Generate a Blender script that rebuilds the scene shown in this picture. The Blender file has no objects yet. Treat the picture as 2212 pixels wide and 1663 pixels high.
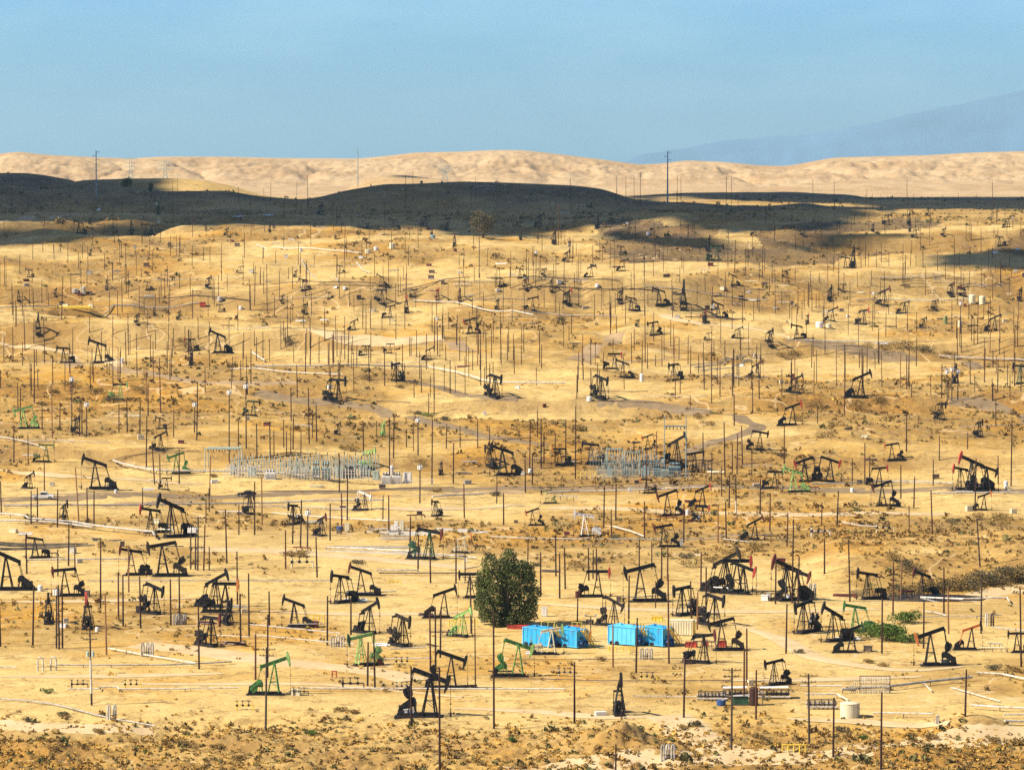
SKY, HAZE, EXPO, DENOISE = 0.057, 0.00002, 0.88, False
import bpy, math, random
import numpy as np
from mathutils import Vector, Matrix
rng = np.random.default_rng(7)
random.seed(7)
C = bpy.context.scene.collection
PI = math.pi
# ------------------------------------------------------------------ camera model
# picture coordinates (u, v) are those of a 2212 x 1663 view of the place
F = 9217.0; U0 = 1106.0; V0C = 831.5; ZC = 120.0; VE = 400.0
PITCH = math.atan((V0C - VE) / F)
CP, SP = math.cos(PITCH), math.sin(PITCH)
def ray(u, v):
    """direction of a sight line as (t = x/y, slope = z/y)"""
    xc = (np.asarray(u, float) - U0) / F; yc = (V0C - np.asarray(v, float)) / F
    dy = CP + yc * SP
    return xc / dy, (-SP + yc * CP) / dy
def u_of(t): return U0 + np.asarray(t) * F
def px_per_m(d): return F / d
cam_d = bpy.data.cameras.new('camera'); cam = bpy.data.objects.new('camera', cam_d); C.objects.link(cam)
cam_d.sensor_width = 36.0; cam_d.lens = F / 2212.0 * 36.0; cam_d.clip_start = 1.0; cam_d.clip_end = 400000.0
cam.location = (0, 0, ZC); cam.rotation_euler = (PI / 2 - PITCH, 0, 0)
bpy.context.scene.camera = cam
# ------------------------------------------------------------------ noise
def _hash(ix, iy, seed):
    h = (ix.astype(np.int64) * 374761393 + iy.astype(np.int64) * 668265263 + seed * 1442695041) & 0xFFFFFFFF
    h = ((h ^ (h >> 13)) * 1274126177) & 0xFFFFFFFF
    h = h ^ (h >> 16)
    return (h & 0xFFFF) / 65535.0
def vnoise(x, y, seed=0):
    ix = np.floor(x); iy = np.floor(y); fx = x - ix; fy = y - iy
    fx = fx * fx * fx * (fx * (fx * 6 - 15) + 10); fy = fy * fy * fy * (fy * (fy * 6 - 15) + 10)
    a = _hash(ix, iy, seed); b = _hash(ix + 1, iy, seed); c = _hash(ix, iy + 1, seed); d = _hash(ix + 1, iy + 1, seed)
    return (a + (b - a) * fx) * (1 - fy) + (c + (d - c) * fx) * fy
def fbm(x, y, seed=0, octv=4, gain=0.5):
    s = np.zeros(np.broadcast(x, y).shape); amp = 1.0; tot = 0
    ca, sa = math.cos(0.6), math.sin(0.6)
    for o in range(octv):
        s = s + amp * (vnoise(x, y, seed + o * 17) - 0.5); tot += amp
        x, y = (x * ca - y * sa) * 2.03 + 11.3, (x * sa + y * ca) * 2.03 + 5.7
        amp *= gain
    return s / tot * 2
# ------------------------------------------------------------------ terrain
def smooth(e0, e1, x):
    k = np.clip((x - e0) / (e1 - e0), 0, 1); return k * k * (3 - 2 * k)
_bd = np.array([2700, 2900, 3100, 3300, 3500, 3750, 4200, 4700, 5500, 8000, 45000], float)
_bv = np.array([468.6, 452, 447, 440, 432, 427, 421, 413, 405, 404, 401], float)
def base_v(d):
    return np.where(d < 2700, 83 + 1041000.0 / np.maximum(d, 1), np.interp(d, _bd, _bv))
RIDGES = [  # distance, front width, back width, crest line [(u, v)], strength of gullies
 (5700, 900, 900, [(-1500,350),(-600,336),(-200,342),(0,333),(40,328),(100,335),(200,340),(280,343),(350,339),(480,339),(600,342),(780,343),(830,338),(900,330),(1000,328),(1060,325),(1130,325),(1200,333),(1300,345),(1380,356),(1430,354),(1480,347),(1560,350),(1640,358),(1700,359),(1740,352),(1800,341),(1900,338),(2000,336),(2100,330),(2212,327),(2500,335),(3000,322),(3700,340)], 9.0),
 (4300, 240, 300, [(-1500,395),(-200,380),(300,403),(560,414),(700,415),(760,412),(980,400),(1100,398),(1200,412),(1500,410),(1700,402),(1900,396),(2212,398),(2600,390),(3700,400)], 4.0),
 (3900, 130, 200, [(-1500,440),(700,440),(785,389),(850,378),(890,380),(965,389),(1040,430),(1200,440),(3700,440)], 0.6),
 (3620, 150, 240, [(-1500,420),(1000,440),(1340,425),(1400,421),(1480,416),(1560,415),(1659,415),(1750,417),(1830,420),(1890,431),(1950,437),(2060,440),(2085,447),(2150,444),(2212,449),(2500,440),(3700,430)], 0.7),
 (3480, 170, 260, [(-1500,370),(-300,360),(-100,372),(0,374),(60,374),(100,379),(160,390),(185,402),(260,430),(3700,450)], 1.0),
 (3250, 150, 170, [(-1500,430),(0,418),(75,411),(180,389),(280,386),(375,385),(440,390),(490,399),(560,420),(700,445),(3700,455)], 0.8),
 (2980, 150, 150, [(-1500,410),(-300,418),(0,414),(75,412),(180,402),(262,399),(300,405),(345,414),(400,413),(490,412),(560,424),(650,431),(690,426),(750,411),(830,398),(900,397),(1000,392),(1100,395),(1240,401),(1300,408),(1370,431),(1420,436),(1500,438),(1600,446),(1660,445),(1740,438),(1790,446),(1890,448),(2000,456),(3700,450)], 2.6),
]
def terrain(t, d):
    """height of the ground at x = t*d, y = d"""
    x = t * d; y = d; u = u_of(t)
    z = ZC + (VE - base_v(d)) * d / F
    far = smooth(1050, 1700, d)
    mid = smooth(880, 1100, d)
    wide = 1 - .86 * smooth(2500, 2750, d) - .14 * smooth(3050, 3300, d)
    z = z + (.7 * mid + 2.4 * far) * np.abs(fbm(x / 62 + .3 * fbm(x / 90, y / 90, 302, 2), y / 80, 301, 4, .58)) * 1.6 * (1 - smooth(2600, 2800, d))
    amp = 0.25 + 2.8 * mid + 6.2 * far
    z = z + amp * fbm(x / 170 + 3.1, y / 230 + 7.7, 11, 3) * wide
    # benches: long terraces cut for the wells
    b = fbm(x / 330, y / 90, 23, 2)
    z = z + (1.8 * mid + 4.0 * far) * np.tanh(10.0 * b) * wide
    z = z + (0.14 + 1.6 * mid) * fbm(x / 34, y / 40, 5, 5, .62) * (1 - smooth(3500, 4200, d))
    # broken ground: close bank below the pads
    nb = smooth(672, 664 - 4, d - 22 + 6 * fbm(x / 40, y * 0 + 1.5, 31, 2)) if False else (1 - smooth(680, 716, d + 14 * fbm(x / 33, x * 0 + 1.5, 31, 2)))
    z = z + nb * (2.3 * fbm(x / 11, y / 9, 41, 5, .6) - 1.3)
    # gully on the right with a steep bank
    g = smooth(1790, 2010, u) * np.exp(-((d - 880) / 20.0) ** 2)
    z = z - 1.6 * g
    g2 = smooth(1700, 1850, u) * smooth(880, 905, d) * (1 - smooth(940, 985, d))
    z = z + 3.6 * g2 * (1 + .5 * fbm(x / 16, y / 16, 8, 3))
    # mound with a cut face near the camera
    tm, _ = ray(1332, 1590)
    z = z + 4.2 * np.exp(-((x - tm * 690) / 8.5) ** 2 - ((d - 684) / 6.5) ** 2) * (1 + .5 * fbm(x / 3, y / 3, 9, 3))
    tm, _ = ray(2085, 1565)
    z = z + 2.2 * np.exp(-((x - tm * 705) / 6.0) ** 2 - ((d - 700) / 6.0) ** 2)
    # bund of the lined pit on the left
    tm, _ = ray(40, 1180)
    z = z + 2.7 * np.exp(-((x - tm * 944) / 21.0) ** 4 - ((d - 947) / 6.5) ** 2)
    # ridges
    for (dr, wf, wb, prof, gul) in RIDGES:
        pu = np.array([p[0] for p in prof], float); pv = np.array([p[1] for p in prof], float)
        vr = np.interp(u, pu, pv)
        # soften the corners of the crest line
        vr = (np.interp(u - 14, pu, pv) + vr * 2 + np.interp(u + 14, pu, pv)) / 4
        _, sl = ray(u, vr)
        crest = ZC + sl * dr
        z00 = ZC + (VE - base_v(np.array(float(dr)))) * dr / F
        w = np.where(d < dr, wf, wb)
        q = np.abs((d - dr) / w)
        if gul > 5:
            shape = np.where(q < 1, np.cos(np.clip(q, 0, 1) * PI / 2) ** 1.15, 0)
            gx = fbm(x / 150 + 0.10 * fbm(x / 300, y / 300, 3, 2), y / 520, 61, 4, .55)
            sub = np.clip(1 - np.abs(gx) * 2.6, 0, 1) ** 2
            rise = crest - z00
            z = z + np.maximum(rise, 0) * shape - gul * 1.7 * sub * shape * (1 - shape ** 5) - gul * 1.2 * np.abs(fbm(x / 48, y / 170, 71, 5, .65)) * shape * (1 - shape ** 6) - gul * .5 * np.abs(fbm(x / 19, y / 90, 73, 4, .6)) * shape * (1 - shape ** 8)
        else:
            shape = np.exp(-q * q * 1.6)
            gx = np.abs(fbm(x / 60, y / 140, int(dr), 3))
            z = np.maximum(z, z + (crest - z) * shape) - gul * 2.4 * (0.35 - gx) * shape * (1 - shape ** 4) * (q < 2.2)
    return z
tf = np.arange(-0.1336, 0.13361, 0.0004)
to = np.concatenate([np.linspace(0.136, 0.20, 40), np.linspace(0.21, 0.5, 22)])
TS = np.concatenate([-to[::-1], tf, to])
vr_ = np.concatenate([np.linspace(2600, 1700, 50)[:-1], np.arange(1700, 468.6, -1.7)])
DS = np.concatenate([1041000.0 / (vr_ - 83), np.linspace(2702, 4200, 170), np.linspace(4215, 6700, 170)[0:], np.geomspace(6900, 45000, 14)])
PONDS = []
TT, DD = np.meshgrid(TS, DS, indexing='ij')
H = terrain(TT, DD)
def ground_z(x, y):
    x = np.asarray(x, float); y = np.asarray(y, float)
    t = np.clip(x / y, TS[0], TS[-1]); d = np.clip(y, DS[0], DS[-1])
    i = np.clip(np.searchsorted(TS, t) - 1, 0, len(TS) - 2); j = np.clip(np.searchsorted(DS, d) - 1, 0, len(DS) - 2)
    a = (t - TS[i]) / (TS[i + 1] - TS[i]); b = (d - DS[j]) / (DS[j + 1] - DS[j])
    return (H[i, j] * (1 - a) + H[i + 1, j] * a) * (1 - b) + (H[i, j + 1] * (1 - a) + H[i + 1, j + 1] * a) * b
def hit(u, v):
    """where the sight line through (u, v) first meets the ground: Vector"""
    t, s = ray(u, v); t = float(np.clip(t, TS[0], TS[-1]))
    i = int(np.clip(np.searchsorted(TS, t) - 1, 0, len(TS) - 2)); a = (t - TS[i]) / (TS[i + 1] - TS[i])
    col = H[i] * (1 - a) + H[i + 1] * a
    diff = ZC + s * DS - col
    k = np.nonzero((diff[:-1] > 0) & (diff[1:] <= 0))[0]
    if len(k) == 0:
        j = len(DS) - 20; return Vector((t * DS[j], DS[j], col[j]))
    k = k[0]; w = diff[k] / (diff[k] - diff[k + 1]); d = DS[k] + w * (DS[k + 1] - DS[k])
    return Vector((t * d, d, float(ground_z(t * d, d))))
# flat-bottomed pond in the gully
pc = hit(1990, 1291)
ell = ((TT * DD - pc.x) / 11.5) ** 2 + ((DD - pc.y) / 9.0) ** 2
k = 1 - smooth(0.75, 1.7, ell)
POND_Z = pc.z
H = H * (1 - k) + (POND_Z - 0.8) * k
# ------------------------------------------------------------------ object helpers
def link(o): C.objects.link(o); return o
REG = []                               # every top-level thing, for its label
def tag(o, label=None, cat=None, group=None, kind=None):
    if label: o['label'] = label
    if cat: o['category'] = cat
    if group: o['group'] = group
    if kind: o['kind'] = kind
    return o
class MB:
    def __init__(s): s.v = []; s.f = []; s.n = 0
    def add(s, vs, fs):
        b = s.n; s.v.extend(tuple(map(float, p)) for p in vs); s.f.extend(tuple(b + i for i in f) for f in fs); s.n += len(vs); return s
    def box(s, c, size, rot=None, taper=1.0):
        hx, hy, hz = (k / 2 for k in size); vs = []
        for z, m in ((-hz, 1), (hz, taper)):
            for x, y in ((-hx, -hy), (hx, -hy), (hx, hy), (-hx, hy)): vs.append(Vector((x * m, y * m, z)))
        if rot: vs = [rot @ p for p in vs]
        c = Vector(c)
        return s.add([p + c for p in vs], [(3, 2, 1, 0), (4, 5, 6, 7), (0, 1, 5, 4), (1, 2, 6, 5), (2, 3, 7, 6), (3, 0, 4, 7)])
    def bar(s, a, b, w, h=None, up=(0, 0, 1)):
        """square bar from a to b"""
        a = Vector(a); b = Vector(b); h = h or w; d = (b - a)
        if d.length < 1e-6: return s
        z = d.normalized(); upv = Vector(up)
        if abs(z.dot(upv)) > .98: upv = Vector((0, 1, 0))
        x = upv.cross(z).normalized(); y = z.cross(x)
        vs = [p + x * (sx * w / 2) + y * (sy * h / 2) for p in (a, b) for sx, sy in ((-1, -1), (1, -1), (1, 1), (-1, 1))]
        return s.add(vs, [(3, 2, 1, 0), (4, 5, 6, 7), (0, 1, 5, 4), (1, 2, 6, 5), (2, 3, 7, 6), (3, 0, 4, 7)])
    def tube(s, pts, r, n=8, r2=None, caps=True):
        pts = [Vector(p) for p in pts]; rings = []; m = len(pts); r2 = r if r2 is None else r2
        for i, p in enumerate(pts):
            d = (pts[min(i + 1, m - 1)] - pts[max(i - 1, 0)]).normalized(); ref = Vector((0, 0, 1)) if abs(d.z) < .9 else Vector((1, 0, 0))
            x = ref.cross(d).normalized(); y = d.cross(x); rr = r + (r2 - r) * i / max(1, m - 1)
            rings.append([p + (x * math.cos(2 * PI * k / n) + y * math.sin(2 * PI * k / n)) * rr for k in range(n)])
        fs = []
        for i in range(m - 1):
            for k in range(n): fs.append((i * n + k, i * n + (k + 1) % n, (i + 1) * n + (k + 1) % n, (i + 1) * n + k))
        if caps: fs += [tuple(range(n - 1, -1, -1)), tuple((m - 1) * n + k for k in range(n))]
        return s.add([p for r_ in rings for p in r_], fs)
    def prism(s, prof, y0, y1):
        """outline in x-z extruded along y"""
        n = len(prof)
        vs = [(x, y0, z) for x, z in prof] + [(x, y1, z) for x, z in prof]
        fs = [tuple(range(n)), tuple(range(2 * n - 1, n - 1, -1))] + [((i + 1) % n, i, n + i, n + (i + 1) % n) for i in range(n)]
        return s.add(vs, fs)
    def lathe(s, prof, n=20, c=(0, 0, 0)):
        c = Vector(c); m = len(prof)
        vs = [c + Vector((r * math.cos(2 * PI * k / n), r * math.sin(2 * PI * k / n), z)) for r, z in prof for k in range(n)]
        fs = [(i * n + k, i * n + (k + 1) % n, (i + 1) * n + (k + 1) % n, (i + 1) * n + k) for i in range(m - 1) for k in range(n)]
        fs += [tuple(range(n - 1, -1, -1)), tuple((m - 1) * n + k for k in range(n))]
        return s.add(vs, fs)
    def mesh(s, name, m):
        me = bpy.data.meshes.new(name); me.from_pydata(s.v, [], s.f); me.materials.append(m); return me
    def build(s, name, m, parent=None, loc=None):
        o = link(bpy.data.objects.new(name, s.mesh(name, m)))
        if parent: o.parent = parent
        if loc: o.location = loc
        return o
def obj(name, me, parent=None, loc=None):
    o = link(bpy.data.objects.new(name, me))
    if parent: o.parent = parent
    if loc: o.location = loc
    return o
def empty(name, loc, rz=0, sc=1.0):
    o = link(bpy.data.objects.new(name, None)); o.location = loc; o.rotation_euler = (0, 0, rz); o.scale = (sc,) * 3; o.empty_display_size = .3; return o
def reg(o, kind, u, v, **kw): REG.append(dict(o=o, kind=kind, u=u, v=v, **kw)); return o
def np_mesh(name, verts, faces, mats):
    """verts (n,3), faces (m,k) of one size"""
    me = bpy.data.meshes.new(name); verts = np.asarray(verts, np.float32); faces = np.asarray(faces, np.int32); m, k = faces.shape
    me.vertices.add(len(verts)); me.vertices.foreach_set('co', verts.ravel())
    me.loops.add(m * k); me.loops.foreach_set('vertex_index', faces.ravel())
    me.polygons.add(m); me.polygons.foreach_set('loop_start', np.arange(0, m * k, k, dtype=np.int32))
    me.update(calc_edges=True)
    for x in (mats if isinstance(mats, list) else [mats]): me.materials.append(x)
    return me
# ------------------------------------------------------------------ materials
def new_mat(name):
    m = bpy.data.materials.new(name); m.use_nodes = True; nt = m.node_tree
    return m, nt, nt.nodes['Principled BSDF']
def N(nt, kind, **kw):
    n = nt.nodes.new(kind)
    for a, b in kw.items(): setattr(n, a, b)
    return n
def ramp(nt, stops, interp='LINEAR'):
    r = N(nt, 'ShaderNodeValToRGB'); cr = r.color_ramp; cr.interpolation = interp
    while len(cr.elements) < len(stops): cr.elements.new(.5)
    for e, (p, c) in zip(cr.elements, stops): e.position = p; e.color = (*c, 1) if len(c) == 3 else c
    return r
def paint(name, c, rough=.6, var=.35, scale=1.3, rust=None, rust_amt=.45, metal=0.0, detail=5):
    """painted or weathered surface: base colour with blotches, rust breaking through"""
    m, nt, b = new_mat(name); L = nt.links.new
    tc = N(nt, 'ShaderNodeTexCoord'); nz = N(nt, 'ShaderNodeTexNoise'); nz.inputs['Scale'].default_value = scale; nz.inputs['Detail'].default_value = detail
    L(tc.outputs['Object'], nz.inputs['Vector'])
    lo = tuple(max(0, k * (1 - var)) for k in c); hi = tuple(min(1, k * (1 + var)) for k in c)
    r = ramp(nt, [(.3, lo), (.7, hi)]); L(nz.outputs['Fac'], r.inputs['Fac']); out = r.outputs['Color']
    if rust:
        n2 = N(nt, 'ShaderNodeTexNoise'); n2.inputs['Scale'].default_value = scale * 2.7; n2.inputs['Detail'].default_value = 6; L(tc.outputs['Object'], n2.inputs['Vector'])
        r2 = ramp(nt, [(1 - rust_amt - .08, (0, 0, 0)), (1 - rust_amt + .1, (1, 1, 1))]); L(n2.outputs['Fac'], r2.inputs['Fac'])
        mx = N(nt, 'ShaderNodeMix', data_type='RGBA'); L(r2.outputs['Color'], mx.inputs[0]); L(out, mx.inputs[6]); mx.inputs[7].default_value = (*rust, 1); out = mx.outputs[2]
    L(out, b.inputs['Base Color']); b.inputs['Roughness'].default_value = rough; b.inputs['Metallic'].default_value = metal; b.inputs['Specular IOR Level'].default_value = .34 if max(c) < .05 else .4
    return m
M = {}
M['black'] = paint('black_paint', (.0095, .009, .0095), .48, .5, .8, (.032, .016, .010), .36)
M['dark'] = paint('dark_oily_steel', (.011, .010, .011), .6, .4, .8, (.045, .022, .013), .4)
M['dusty'] = paint('dusty_black_steel', (.020, .0155, .0115), .75, .45, .9, (.06, .036, .02), .42)
M['green'] = paint('green_paint', (.085, .25, .055), .55, .3, .9, (.03, .045, .018), .44)
M['lime'] = paint('lime_paint', (.31, .52, .15), .55, .25, .9, (.06, .075, .025), .42)
M['dgreen'] = paint('dark_green_paint', (.03, .09, .045), .5, .3, .9, (.03, .035, .02), .4)
M['olive'] = paint('olive_paint', (.24, .26, .09), .55, .3, .9, (.10, .09, .04), .4)
M['whitep'] = paint('white_paint', (.72, .69, .64), .5, .12, .8, (.45, .36, .27), .3)
M['cream'] = paint('cream_paint', (.66, .58, .38), .55, .15, .7, (.45, .36, .22), .3)
M['red'] = paint('red_paint', (.42, .055, .035), .5, .3, .9, (.10, .03, .02), .35)
M['maroon'] = paint('maroon_paint', (.13, .025, .02), .5, .35, .9, (.03, .015, .012), .4)
M['orange'] = paint('orange_paint', (.60, .19, .05), .5, .25, .9, (.25, .08, .03), .35)
M['yellow'] = paint('yellow_paint', (.80, .55, .06), .5, .15, 1.2, (.5, .3, .05), .3)
M['blue'] = paint('blue_tank_paint', (.022, .36, .70), .5, .16, .5, (.11, .21, .27), .42)
M['lblue'] = paint('light_blue_tank_paint', (.11, .52, .84), .45, .12, .5, (.10, .3, .5), .3)
M['navy'] = paint('navy_plastic', (.03, .08, .22), .4, .2, 2)
M['rusty'] = paint('rusty_pipe', (.036, .014, .009), .75, .5, 1.5, (.075, .028, .014), .42)
M['rustier'] = paint('red_rust_pipe', (.09, .028, .013), .75, .4, 1.5, (.06, .024, .014), .42)
M['tanpole'] = paint('orange_brown_pole', (.26, .125, .05), .75, .3, 1.5, (.16, .07, .03), .4)
M['wood'] = paint('weathered_wood', (.060, .040, .030), .85, .45, 2.0, (.13, .09, .06), .35)
M['grey'] = paint('grey_steel', (.36, .45, .40), .5, .2, .7, (.2, .2, .18), .3)
M['bluegrey'] = paint('blue_grey_steel', (.22, .31, .32), .5, .2, .7, (.12, .15, .17), .3)
M['lgrey'] = paint('light_insulation', (.46, .42, .36), .55, .18, .6, (.27, .21, .15), .42)
M['pipew'] = paint('white_pipe_lagging', (.62, .57, .48), .55, .15, .5, (.36, .28, .19), .42)
M['pipeg'] = paint('grey_pipe_lagging', (.36, .34, .31), .5, .22, .5, (.22, .17, .12), .42)
M['piped'] = paint('dark_rusty_pipe', (.10, .070, .055), .7, .4, .5, (.2, .12, .07), .42)
M['glass'] = paint('dark_window_glass', (.02, .025, .03), .1, .2, 1)
M['tyre'] = paint('tyre_rubber', (.012, .012, .012), .8, .3, 3)
M['concrete'] = paint('concrete', (.42, .37, .30), .9, .18, .6, (.3, .25, .18), .35)
# ------------------------------------------------------------------ ground mesh and its soil zones
nt_, nd_ = H.shape
XX = TT * DD; YY = DD
verts = np.stack([XX, YY, H], -1).reshape(-1, 3)
ii, jj = np.meshgrid(np.arange(nt_ - 1), np.arange(nd_ - 1), indexing='ij')
q = (ii * nd_ + jj).ravel()
faces = np.stack([q, q + nd_, q + nd_ + 1, q + 1], -1)
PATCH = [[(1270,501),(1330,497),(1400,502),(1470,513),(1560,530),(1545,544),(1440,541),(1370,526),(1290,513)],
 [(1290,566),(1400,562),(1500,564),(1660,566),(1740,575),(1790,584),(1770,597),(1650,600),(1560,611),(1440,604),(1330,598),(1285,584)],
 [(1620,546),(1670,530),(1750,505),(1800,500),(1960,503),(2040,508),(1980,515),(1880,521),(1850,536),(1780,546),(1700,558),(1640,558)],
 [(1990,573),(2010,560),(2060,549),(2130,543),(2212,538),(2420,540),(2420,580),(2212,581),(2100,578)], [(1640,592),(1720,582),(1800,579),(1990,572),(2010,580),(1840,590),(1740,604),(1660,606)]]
def inside(po, u, v):
    ins = np.zeros(u.shape, bool)
    for (x0, y0), (x1, y1) in zip(po, po[1:] + po[:1]):
        if y0 != y1: ins ^= ((y0 > v) != (y1 > v)) & (u < (x1 - x0) * (v - y0) / (y1 - y0) + x0)
    return ins
def fields(x, y):
    """soil zones anywhere on the ground: (bare, gold grass, brown scrub)"""
    d = y
    mid = smooth(840, 1000, d)
    n1 = fbm(x / 60, y / 75, 101, 4, .55); n2 = fbm(x / 34 + 9, y / 46, 103, 4, .55); n3 = fbm(x / 120, y / 130, 107, 3)
    bank = 1 - smooth(680, 722, d + 16 * fbm(x / 33, x * 0 + 1.5, 31, 2))
    bare = np.clip(smooth(-.12, .28, n1 + .45 * n3 + .10 * (1 - mid)) + .5 * (1 - mid) * (1 - bank) * smooth(-.35, .1, n1) - bank * .75, 0, 1)
    gold = smooth(.02, .34, n2 + .30 * bank - .05) * (1 - .6 * bare)
    scrub = np.clip(smooth(.02, .36, -n1 - .15 * n3 + .12) * (.30 + .7 * mid) + bank * (.62 + .6 * n2), 0, 1)
    fh = smooth(3300, 4300, d)
    u = U0 + x / y * F
    gul = smooth(1780, 1900, u) * smooth(868, 885, d) * (1 - smooth(940, 985, d))
    scrub = np.clip(scrub + .8 * gul, 0, 1); gold = np.clip(gold + .5 * gul, 0, 1)
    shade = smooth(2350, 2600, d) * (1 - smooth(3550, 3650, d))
    scrub = np.clip(scrub + .40 * shade, 0, 1); bare = bare * (1 - .5 * shade); gold = gold * (1 - .6 * shade)  # browner soil under the cloud shadow, deepening its shade by colour
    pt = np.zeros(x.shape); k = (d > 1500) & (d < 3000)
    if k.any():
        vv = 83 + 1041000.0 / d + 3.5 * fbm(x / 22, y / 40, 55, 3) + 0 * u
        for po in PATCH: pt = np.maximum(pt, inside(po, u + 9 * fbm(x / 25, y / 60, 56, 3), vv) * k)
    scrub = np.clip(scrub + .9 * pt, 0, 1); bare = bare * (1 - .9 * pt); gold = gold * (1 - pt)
    return bare * (1 - fh) + fh * .35, gold * (1 - fh), scrub * (1 - .9 * fh)
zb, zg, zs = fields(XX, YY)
def heath_shade(x, y):  # dark scrub in the patches; on the hills, cloud shade painted into the soil
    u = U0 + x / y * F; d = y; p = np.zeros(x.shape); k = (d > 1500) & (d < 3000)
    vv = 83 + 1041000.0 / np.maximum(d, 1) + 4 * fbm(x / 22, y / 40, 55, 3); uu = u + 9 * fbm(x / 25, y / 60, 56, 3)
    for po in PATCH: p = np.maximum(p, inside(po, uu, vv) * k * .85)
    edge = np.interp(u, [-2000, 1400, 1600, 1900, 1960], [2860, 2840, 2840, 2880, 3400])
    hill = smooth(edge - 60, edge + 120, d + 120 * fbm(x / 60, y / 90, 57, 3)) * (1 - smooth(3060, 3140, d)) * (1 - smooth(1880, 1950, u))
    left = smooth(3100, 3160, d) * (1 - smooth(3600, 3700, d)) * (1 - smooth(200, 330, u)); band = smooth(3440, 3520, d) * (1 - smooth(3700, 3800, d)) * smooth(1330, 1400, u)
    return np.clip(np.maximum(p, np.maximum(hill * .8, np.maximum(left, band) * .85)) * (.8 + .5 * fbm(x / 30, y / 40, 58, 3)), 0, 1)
za = heath_shade(XX, YY)
m, nt, b = new_mat('dry_ground'); L = nt.links.new
geo = N(nt, 'ShaderNodeNewGeometry'); at = N(nt, 'ShaderNodeAttribute', attribute_name='soil')
sep = N(nt, 'ShaderNodeSeparateColor'); L(at.outputs['Color'], sep.inputs[0])
def nz(scale, detail=5, rough=.6, dist=0):
    n = N(nt, 'ShaderNodeTexNoise'); n.inputs['Scale'].default_value = scale; n.inputs['Detail'].default_value = detail; n.inputs['Roughness'].default_value = rough; n.inputs['Distortion'].default_value = dist
    L(geo.outputs['Position'], n.inputs['Vector']); return n
nA, nB, nC, nD = nz(.035, 6), nz(.16, 6, .65), nz(.75, 5, .7), nz(.009, 4)
def mixc(fac, a, bb):
    x = N(nt, 'ShaderNodeMix', data_type='RGBA')
    for s, v in ((0, fac), (6, a), (7, bb)):
        if hasattr(v, 'node'): L(v, x.inputs[s])
        else: x.inputs[s].default_value = v if s == 0 else (*v, 1)
    return x.outputs[2]
def mth(op, a, bb=0.0, cl=False):
    x = N(nt, 'ShaderNodeMath', operation=op, use_clamp=cl)
    for s, v in ((0, a), (1, bb)):
        if hasattr(v, 'node'): L(v, x.inputs[s])
        else: x.inputs[s].default_value = v
    return x.outputs[0]
def mr(v, a, bb):
    x = N(nt, 'ShaderNodeMapRange', interpolation_type='SMOOTHSTEP'); L(v, x.inputs[0]); x.inputs[1].default_value = a; x.inputs[2].default_value = bb; return x.outputs[0]
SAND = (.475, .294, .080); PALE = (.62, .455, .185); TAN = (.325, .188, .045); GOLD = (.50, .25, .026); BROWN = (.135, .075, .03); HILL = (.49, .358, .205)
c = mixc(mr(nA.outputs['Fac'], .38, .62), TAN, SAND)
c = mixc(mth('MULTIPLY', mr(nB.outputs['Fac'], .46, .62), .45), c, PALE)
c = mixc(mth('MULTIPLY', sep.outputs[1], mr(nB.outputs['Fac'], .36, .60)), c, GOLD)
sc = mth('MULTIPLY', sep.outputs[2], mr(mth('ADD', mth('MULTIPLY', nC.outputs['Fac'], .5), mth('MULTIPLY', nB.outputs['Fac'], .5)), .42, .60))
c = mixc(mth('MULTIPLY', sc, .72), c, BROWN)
bw = mth('MULTIPLY', sep.outputs[0], mr(nB.outputs['Fac'], .72, .36))
c = mixc(mth('MULTIPLY', bw, .85), c, PALE)
# far hills: paler soil
pz = N(nt, 'ShaderNodeSeparateXYZ'); L(geo.outputs['Position'], pz.inputs[0])
fh = mr(pz.outputs['Y'], 3300, 4100)
hc = mixc(mr(nD.outputs['Fac'], .35, .65), HILL, (.42, .285, .15)); hc = mixc(mth('MULTIPLY', mr(nA.outputs['Fac'], .50, .70), .6), hc, (.33, .205, .105)); hc = mixc(mth('MULTIPLY', mr(nB.outputs['Fac'], .60, .72), .5), hc, (.26, .17, .09))
c = mixc(fh, c, hc)
c = mixc(mth('MULTIPLY', at.outputs['Alpha'], .86), c, (.052, .042, .036))  # alpha: scrub patches, painted hill shade and oil stains round the wells
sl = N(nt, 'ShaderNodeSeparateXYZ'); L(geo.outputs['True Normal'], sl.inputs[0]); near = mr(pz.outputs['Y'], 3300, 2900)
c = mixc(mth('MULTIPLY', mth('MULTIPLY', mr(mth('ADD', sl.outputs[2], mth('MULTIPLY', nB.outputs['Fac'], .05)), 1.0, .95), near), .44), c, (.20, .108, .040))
# rills and wheel tracks: thin lines along the levels of slow noises
def lines(n, w, lv): return mr(mth('ABSOLUTE', mth('SUBTRACT', n, lv)), w, w * .3)
c = mixc(mth('MULTIPLY', mth('MAXIMUM', lines(nA.outputs['Fac'], .010, .47), lines(nA.outputs['Fac'], .009, .57)), .50), c, (.17, .095, .038))
c = mixc(mth('MULTIPLY', mth('MAXIMUM', lines(nD.outputs['Fac'], .0035, .50), lines(nD.outputs['Fac'], .003, .44)), .6), c, (.60, .43, .22))
nE = nz(.075, 5, .7); c = mixc(mth('MULTIPLY', mr(nE.outputs['Fac'], .54, .66), .32), c, (.25, .14, .052))
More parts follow.
